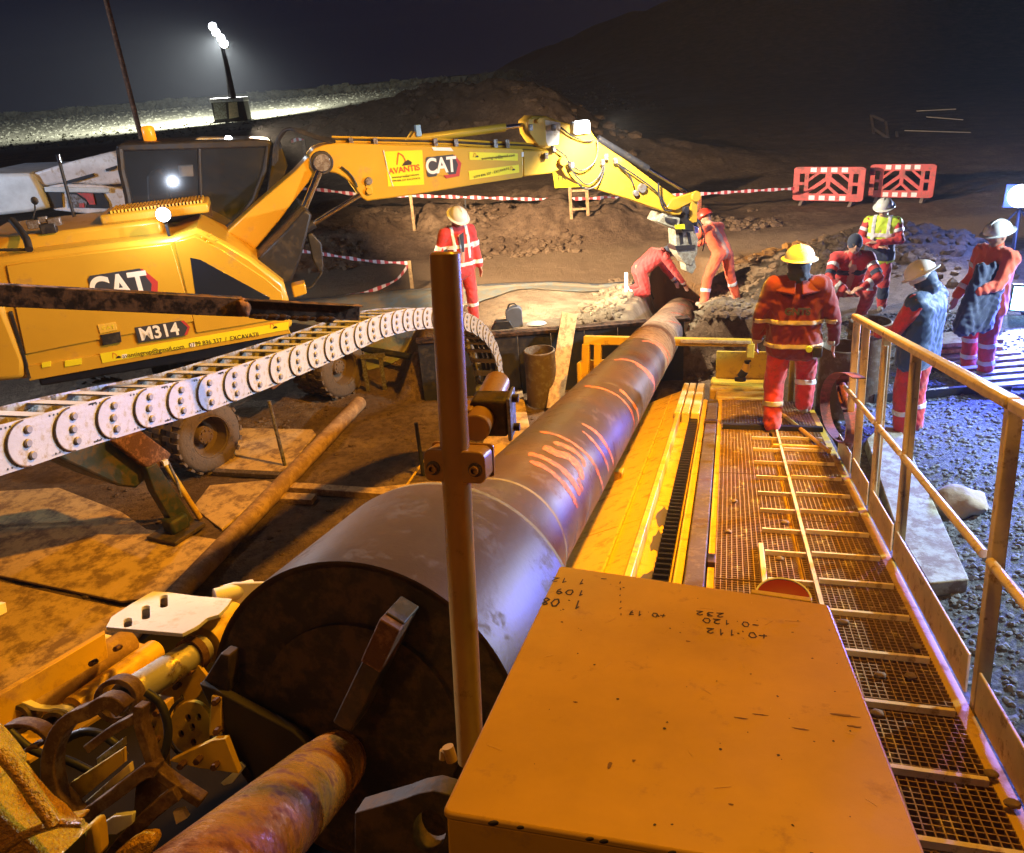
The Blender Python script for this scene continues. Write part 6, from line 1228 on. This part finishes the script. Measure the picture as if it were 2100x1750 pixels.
# ---------------------------------------------------------------- barriers, tapes, stakes, ladder sign
def barrier(bl, br, tl, lab):
    p0 = G(*bl)+ZZ*.12; p1 = Pz(br[0], br[1], p0[2]); X_ = nrm(p1-p0); w_ = np.linalg.norm(p1-p0); Nn = nrm(np.cross(X_, ZZ)); h_ = (Pp(tl[0], tl[1], p0, Nn)-p0)[2]
    r = thing('plastic_barrier', lab, 'barrier', tuple(p0), 'red plastic barriers'); P_ = lambda u, v, d=0: p0+X_*u*w_+ZZ*v*h_+Nn*d
    if Nn[1] > 0: Nn = -Nn
    m_ = MB(); out = [P_(.5+a, .5+b, -.02) for a, b in rrect(.5, .5, .07, 4)]
    hol = [[(.09, .22), (.16, .22), (.16, .46), (.09, .46)], [(.09, .55), (.16, .55), (.16, .80), (.09, .80)], [(.84, .22), (.91, .22), (.91, .46), (.84, .46)], [(.84, .55), (.91, .55), (.91, .80), (.84, .80)],
           [(.22, .22), (.34, .22), (.47, .44), (.47, .58)], [(.41, .22), (.59, .22), (.5, .38)], [(.66, .22), (.78, .22), (.53, .58), (.53, .44)], [(.22, .34), (.455, .70), (.455, .80), (.37, .80), (.22, .56)], [(.78, .34), (.78, .56), (.63, .80), (.545, .80), (.545, .70)], [(.22, .66), (.31, .80), (.22, .80)], [(.78, .66), (.78, .80), (.69, .80)]]
    m_.holed(out, [[P_(a, b, -.02) for a, b in hh_] for hh_ in hol], Nn*.07); m_.build('panel', M['redplastic'], r, .004)
    for v0 in (.03, .85):
        for k_ in range(4): u0 = .24+k_*.145; m_ = MB(); m_.prism([P_(u0, v0, .052), P_(u0+.085, v0, .052), P_(u0+.085, v0+.13, .052), P_(u0, v0+.13, .052)], Nn*.004); m_.build('reflective_patch', M['refl'], r)
    for u0 in (.12, .82): m_ = MB(); c = P_(u0, -.03, 0); m_.prism([c+Nn*.25-ZZ*.07, c-Nn*.25-ZZ*.07, c-Nn*.05+ZZ*.03, c+Nn*.05+ZZ*.03], X_*.08); m_.build('foot', M['boot'], r, .01)
barrier((1625, 420), (1770, 414), (1637, 342), 'red plastic barrier, left one of the two joined beyond the workers'); barrier((1778, 414), (1913, 406), (1788, 337), 'red plastic barrier, right one of the two joined beyond the workers')
def warntape(pts_, lab, wd=.035):
    P_ = resample(pts_, .09); r = thing('warning_tape', lab, 'warning tape', tuple(P_[0])); mw, mr = MB(), MB()
    for i in range(len(P_)-1):
        m_ = mw if (i//1) % 2 else mr; z1 = ZZ*wd*(.8+.3*math.sin(i*.9)); z2 = ZZ*wd*(.8+.3*math.sin((i+1)*.9)); m_.add([P_[i]-z1, P_[i+1]-z2, P_[i+1]+z2, P_[i]+z1, P_[i]-z1+V(0, .004, 0), P_[i+1]-z2+V(0, .004, 0), P_[i+1]+z2+V(0, .004, 0), P_[i]+z1+V(0, .004, 0)], [(0, 1, 2, 3), (7, 6, 5, 4)])
    mw.build('white_bands', M['tapem'], r, smooth=False, kind='stuff'); mr.build('red_bands', M['taper'], r, smooth=False, kind='stuff')
def stake(px, y0, y1, lab, m='wood', r=.035, dep=None):
    b = G(px, y1) if dep is None else Pd(px, y1, dep); d_ = (b-CAM)@cF; h_ = 0
    for h_ in np.arange(.1, 3, .02):
        if projy(b+ZZ*h_) < y0: break
    m_ = MB(); m_.bar(V(0, 0, -.1), V(.01, .01, h_), r*2, r*2, (0, 1, 0)); m_.build('stake', M[m], None, .004, world=Matrix.Translation(b), label=lab, cat='stake', group='marker stakes'); return b+ZZ*h_*.92
s1 = stake(848, 396, 456, 'wooden stake carrying the tape on the bank below the boom'); s2 = stake(846, 536, 596, 'pale wooden stake on the edge of the grey geotextile sheet')
dpt = (s1-CAM)@cF
warntape([Pd(600, 386, dpt-1), Pd(660, 390, dpt-.5), Pd(740, 399, dpt), s1, Pd(960, 405, dpt+.4), Pd(1100, 409, dpt+.6), Pd(1190, 408, dpt+.6), Pd(1290, 404, dpt+.5), Pd(1420, 399, dpt+.6), Pd(1520, 393, dpt+.8), Pd(1630, 387, dpt+1)], 'long red and white tape along the top of the bank under the boom', .04)
d2 = (s2-CAM)@cF; warntape([Pd(610, 514, d2+1), Pd(680, 524, d2+.6), Pd(760, 536, d2+.3), s2], 'short taut tape running left from the pale stake'); warntape([s2-ZZ*.02, Pd(815, 572, d2), Pd(780, 590, d2), Pd(740, 602, d2), G(690, 614)+ZZ*.03, G(665, 622)+ZZ*.03], 'slack tape drooping from the pale stake to the ground')
stake(1434, 403, 432, 'short bright orange stake right of the excavator linkage', 'spray', .04); stake(955, 408, 430, 'short dark stake behind the helmet of the man in the middle', 'dkmetal', .02)
b = stake(1284, 560, 606, 'white stake beside the boots of the kneeling worker', 'white', .03)
stake(626, 288, 318, 'bent brown stake beyond the cab, left of the boom', 'brownrail', .06, 26); warntape([Pd(597, 291, 26), Pd(610, 286, 26), Pd(626, 288, 26)], 'short scrap of tape beyond the cab', .05)
LB = G(1171, 449); LS = thing('ladder_sign', 'yellow sign board fixed on a yellow wooden ladder behind the boom', 'ladder with sign', tuple(LB)); Nn = V(0, -1, 0); lp_ = lambda x, y, o=0: Pp(x, y, LB+V(0, -o, 0), Nn)
for xa, ya, xb, yb in ((1165, 330, 1172, 450), (1200, 330, 1206, 443)): m_ = MB(); m_.bar(lp_(xa, ya), lp_(xb, yb), .07, .05, (0, 1, 0)); m_.build('rail', M['wood'], LS, .004); bpy.data.objects
for y in (430, 392, 352): m_ = MB(); m_.bar(lp_(1169, y), lp_(1204, y-2), .05, .04, (0, 1, 0)); m_.build('rung', M['wood'], LS)
m_ = MB(); m_.prism([lp_(x, y, .04) for x, y in ((1131, 334), (1214, 330), (1219, 382), (1138, 386))], (0, .02, 0)); m_.build('sign_board', M['sticker'], LS)
text_mesh('FR', .2, frame(lp_(1152, 366, .05), V(1, 0, 0), V(0, 0, 1), V(0, -1, 0)), M['ink'], 'sign_text', LS)

# ---------------------------------------------------------------- light tower, pole, lamp stand, vehicle, timber
TD = 75; TW = thing('light_tower', 'mobile light tower with blazing white lamps standing far off beyond the excavator cab', 'light tower', tuple(Pd(468, 250, TD)))
def tq(pix, d, off, name, m, bev=.02): m_ = MB(); m_.prism([Pd(x, y, d) for x, y in pix], off); m_.build(name, m, TW, bev)
tq([(432, 206), (498, 203), (508, 246), (440, 252)], TD, V(0, 1.6, 0), 'generator_box', M['black']); tq([(430, 203), (497, 199), (500, 208), (432, 211)], TD-.1, V(0, 1.8, 0), 'canopy_lid', M['white'])
tq([(436, 250), (508, 244), (512, 275), (440, 285)], TD+.1, V(0, 1.4, 0), 'trailer_skid', M['dkmetal']); tq([(437, 212), (462, 211), (466, 243), (441, 246)], TD-.06, V(0, .05, 0), 'pale_panel', M['slab']); tq([(468, 211), (486, 209), (490, 240), (470, 244)], TD-.06, V(0, .05, 0), 'brown_panel', M['rail'])
tb('mast', [Pd(479, 204, TD), Pd(466, 140, TD), Pd(455, 92, TD)], [.30, .24, .18], M['dkmetal'], TW); tb('stay', [Pd(470, 204, TD), Pd(460, 120, TD)], .06, M['steel'], TW)
for i, (x, y) in enumerate(((437, 56), (444, 68), (454, 80), (461, 92))):
    c = Pd(x, y, TD-.3); m_ = MB(); m_.box(c, cR*.34, cU*.34, cF*.15); m_.build('lamp_head', M['dkmetal'], TW, .03); m_ = MB(); m_.lathe(c-cF*.19, cF, [(0, .001), (0, .36), (.04, .38)], 20); m_.build('lamp_glass', M['led'], TW)
m_ = MB(); p0 = Pd(291, 288, 17); p1 = V(p0[0], p0[1], 12); m_.cyl(V(p0[0], p0[1], Tz(p0[0], p0[1])), p1, .055, .05, 12); m_.build('steel_pole', M['rust'], None, label='tall brown steel pole rising out of the picture behind the excavator cab', cat='pole')
stake(847, 283, 289, 'tiny orange marker peg in the lit field beyond the spoil ridge', 'spray', .09, 60)
WS = thing('lamp_stand', 'tripod lamp stand with dazzling cool white floodlights at the right edge', 'floodlight', tuple(P_WORK-ZZ*(P_WORK[2]-Tz(P_WORK[0], P_WORK[1])))); gz = Tz(P_WORK[0], P_WORK[1]); ct = V(P_WORK[0]+.1, P_WORK[1]+.1, 0)
tb('mast', [ct+ZZ*gz, ct+ZZ*(P_WORK[2]+.35)], .03, M['dkmetal'], WS)
for t_ in (0, 2.1, 4.2): m_ = MB(); m_.cyl(ct+ZZ*(gz+.8), ct+V(math.cos(t_)*.6, math.sin(t_)*.6, gz), .018, seg=8); m_.build('tripod_leg', M['dkmetal'], WS)
dirw = nrm(V(0, 0, 3.5)-P_WORK); wx = nrm(np.cross(dirw, ZZ)); wz = np.cross(wx, dirw)
m_ = MB(); m_.box(P_WORK, wx*.24, wz*.20, dirw*.05); m_.build('flood_housing', M['black'], WS, .01); m_ = MB(); m_.lathe(P_WORK+dirw*.05, dirw, [(0, .19), (.02, .18), (.025, .001)], 24); m_.build('flood_lens', M['led'], WS)
pb2 = Pd(2104, 612, 11.5); m_ = MB(); m_.box(pb2, wx*.2, wz*.2, dirw*.06); m_.build('low_flood_housing', M['black'], WS, .01); m_ = MB(); m_.box(pb2+dirw*.065, wx*.17, wz*.17, dirw*.005); m_.build('low_flood_lens', M['ledblue'], WS)
m_ = MB(); m_.cyl(pb2, V(pb2[0], pb2[1], Tz(pb2[0], pb2[1])), .03, seg=8); m_.build('low_post', M['dkmetal'], WS)
# white vehicle behind the excavator
VY = 15.5; VP_ = lambda x, y, o=0: Pp(x, y, V(0, VY+o, 0), V(0, 1, 0)); WV = thing('white_truck', 'white truck with red and black side panel parked behind the tail of the excavator', 'truck', tuple(VP_(120, 440)))
def vq(pix, o, th, name, m, bev=.03): m_ = MB(); m_.prism([VP_(x, y, o) for x, y in pix], (0, th, 0)); m_.build(name, m, WV, bev)
M['paleblue'] = mat('pale_blue_paint', (.62, .72, .78), .4)
vq([(-80, 360), (0, 357), (62, 355), (80, 385), (100, 428), (60, 436), (-80, 450)], 0, 2.2, 'cab_body', M['paleblue'], .06)
vq([(62, 357), (140, 333), (228, 311), (250, 330), (262, 360), (250, 378), (205, 380), (131, 375), (86, 383)], .1, 2.0, 'sloping_load_box', M['white'], .04)
vq([(86, 384), (130, 377), (205, 380), (270, 392), (284, 430), (264, 448), (110, 432)], .12, 2.0, 'lower_body', M['white'], .03)
vq([(94, 393), (126, 393), (128, 425), (104, 428)], .09, .04, 'side_window', M['dkmetal'], 0); vq([(136, 395), (210, 397), (222, 415), (225, 428), (150, 426)], .09, .04, 'dark_side_panel', M['dkmetal'], 0)
vq([(158, 396), (190, 397), (195, 420), (184, 420), (176, 408)], .07, .03, 'red_patch', M['redplastic'], 0); vq([(162, 418), (172, 417), (173, 426), (163, 426)], .07, .03, 'red_patch', M['redplastic'], 0); vq([(138, 398), (158, 400), (178, 415), (176, 426), (140, 426)], .08, .03, 'grey_stripe', M['steel'], 0)
vq([(134, 372), (190, 356), (192, 362), (136, 378)], .05, .06, 'dark_slot', M['dkmetal'], 0); vq([(216, 347), (238, 340), (238, 346), (218, 352)], .05, .06, 'dark_slot', M['dkmetal'], 0); vq([(90, 384), (224, 386), (224, 396), (92, 394)], .06, .08, 'white_rail', M['paleblue'], .01)
for x in (0, 150, 240): m_ = MB(); c = VP_(x, 470, .1); c[2] = max(c[2], Tz(c[0], VY+.1)+.5); m_.cyl(V(c[0], VY+.12, Tz(c[0], VY)+.5), V(c[0], VY+.42, Tz(c[0], VY)+.5), .5, seg=24); m_.build('wheel', M['tyre'], WV, .04)
# timber stack and pallet on the right
c0 = G(1945, 738)
for i in range(4):
    m_ = MB(); m_.abox((0, 0, 0), (1.0, .55-.04*i, .055)); m_.build('stacked_board', M['wood'] if i % 2 == 0 else M['slab'], None, .006, world=Matrix.Translation(c0+V(.02*i, .01*i, .04+.075*i)) @ Matrix.Rotation(.1*math.sin(i*2), 4, 'Z'), label=['lowest board of the stack behind the body warmer man', 'second board from the bottom of the stack behind the body warmer man', 'third board of the stack behind the body warmer man', 'top board of the stack behind the body warmer man'][i], cat='board', group='boards stacked beyond the railing')
c0 = G(2030, 790); PT = thing('slatted_pallet', 'slatted wooden pallet on the ground beside the man with the coat', 'pallet', tuple(c0))
for i in range(6): m_ = MB(); m_.abox(tuple(c0+V(.05+.04*i, -.30+.19*i, .12)), (.95, .10, .03)); m_.build('slat', M['slab'], PT, .004)
for dx in (-.38, .42): m_ = MB(); m_.abox(tuple(c0+V(dx+.15, .18, .05)), (.09, 1.1, .1)); m_.build('bearer', M['wood'], PT, .004)
m_ = MB(); m_.abox((0, 0, 0), (1.6, .05, .10)); m_.build('low_rail', M['dkmetal'], None, world=Matrix.Translation(G(1930, 815)+ZZ*.06), label='dark low rail on the gravel between the stack and the railing', cat='rail')
# far fence scraps and pale rails in the dark at the right
FE = thing('far_fence', 'faint broken fence far off in the dark at upper right', 'fence', tuple(Pd(1800, 300, 32)))
for a_, b_ in (((1786, 236), (1792, 275)), ((1790, 238), (1812, 248)), ((1788, 262), (1830, 290)), ((1816, 250), (1822, 288)), ((1838, 270), (1846, 318)), ((1846, 300), (1862, 320))): m_ = MB(); m_.bar(Pd(*a_, 32), Pd(*b_, 32), .09, .05, (0, 1, 0)); m_.build('rail', M['flange'], FE)
RL = thing('far_rails', 'long pale rails lying in the blue glow at the upper right', 'rails', tuple(Pd(1980, 320, 30)))
for a_, b_ in (((1850, 322), (2120, 317)), ((1855, 268), (1990, 272)), ((1880, 228), (1960, 224)), ((1900, 240), (1975, 246))): m_ = MB(); m_.bar(Pd(*a_, 30), Pd(*b_, 30), .03, .03, (0, 1, 0)); m_.build('rail', M['dullband'], RL)
# red webbing strap over the railing
sp_ = [(1762, 776), (1742, 766), (1718, 767), (1700, 785), (1692, 815), (1694, 850), (1704, 880), (1722, 902), (1740, 908), (1748, 885), (1742, 850), (1730, 815), (1726, 785), (1735, 770)]
P_ = resample([Pl(x, y, .93+.10*(i/13)) for i, (x, y) in enumerate(sp_)], .03); m_ = MB(); m_.sweep(P_, [(-.035, -.004), (.035, -.004), (.035, .004), (-.035, .004)], up=tuple(nrm(np.cross(L, A+U*.1)))) if False else m_.add([q+L*s_*.045+o_*nrm(np.cross(L, nrm(P_[min(i+1, len(P_)-1)]-P_[max(i-1, 0)])))*.004 for i, q in enumerate(P_) for s_, o_ in ((-1, -1), (1, -1), (1, 1), (-1, 1))], [(i*4+j, i*4+(j+1) % 4, (i+1)*4+(j+1) % 4, (i+1)*4+j) for i in range(len(P_)-1) for j in range(4)])
m_.build('webbing_strap', M['strap'], None, label='broad reddish brown webbing strap looped over the far end of the railing', cat='strap')
for k_ in (0, 1): tb('hose_bundle', resample([Pl(x+k_*10, y, 1.02+.05*k_) for x, y in ((1728, 790), (1738, 830), (1744, 870), (1742, 910), (1730, 940))], .05), .03, M['strap'], None, label=['thin red brown hose hanging inside the webbing strap', 'second hose hanging inside the webbing strap, nearer the posts'][k_], cat='hose')

# ---------------------------------------------------------------- haze added so the lamps glow like lens flare
HZ = bpy.data.materials.new('glow_haze'); HZ.use_nodes = True; t_ = HZ.node_tree; t_.nodes.clear(); vo = t_.nodes.new('ShaderNodeVolumePrincipled'); ou = t_.nodes.new('ShaderNodeOutputMaterial'); t_.links.new(vo.outputs[0], ou.inputs['Volume'])
vo.inputs['Density'].default_value = 0.00085; vo.inputs['Color'].default_value = (.8, .85, .95, 1); vo.inputs['Anisotropy'].default_value = .3
m_ = MB(); m_.abox((-30, 98, 8.0), (270, 212, 18.2)); m_.build('haze', HZ, kind='stuff', smooth=False)
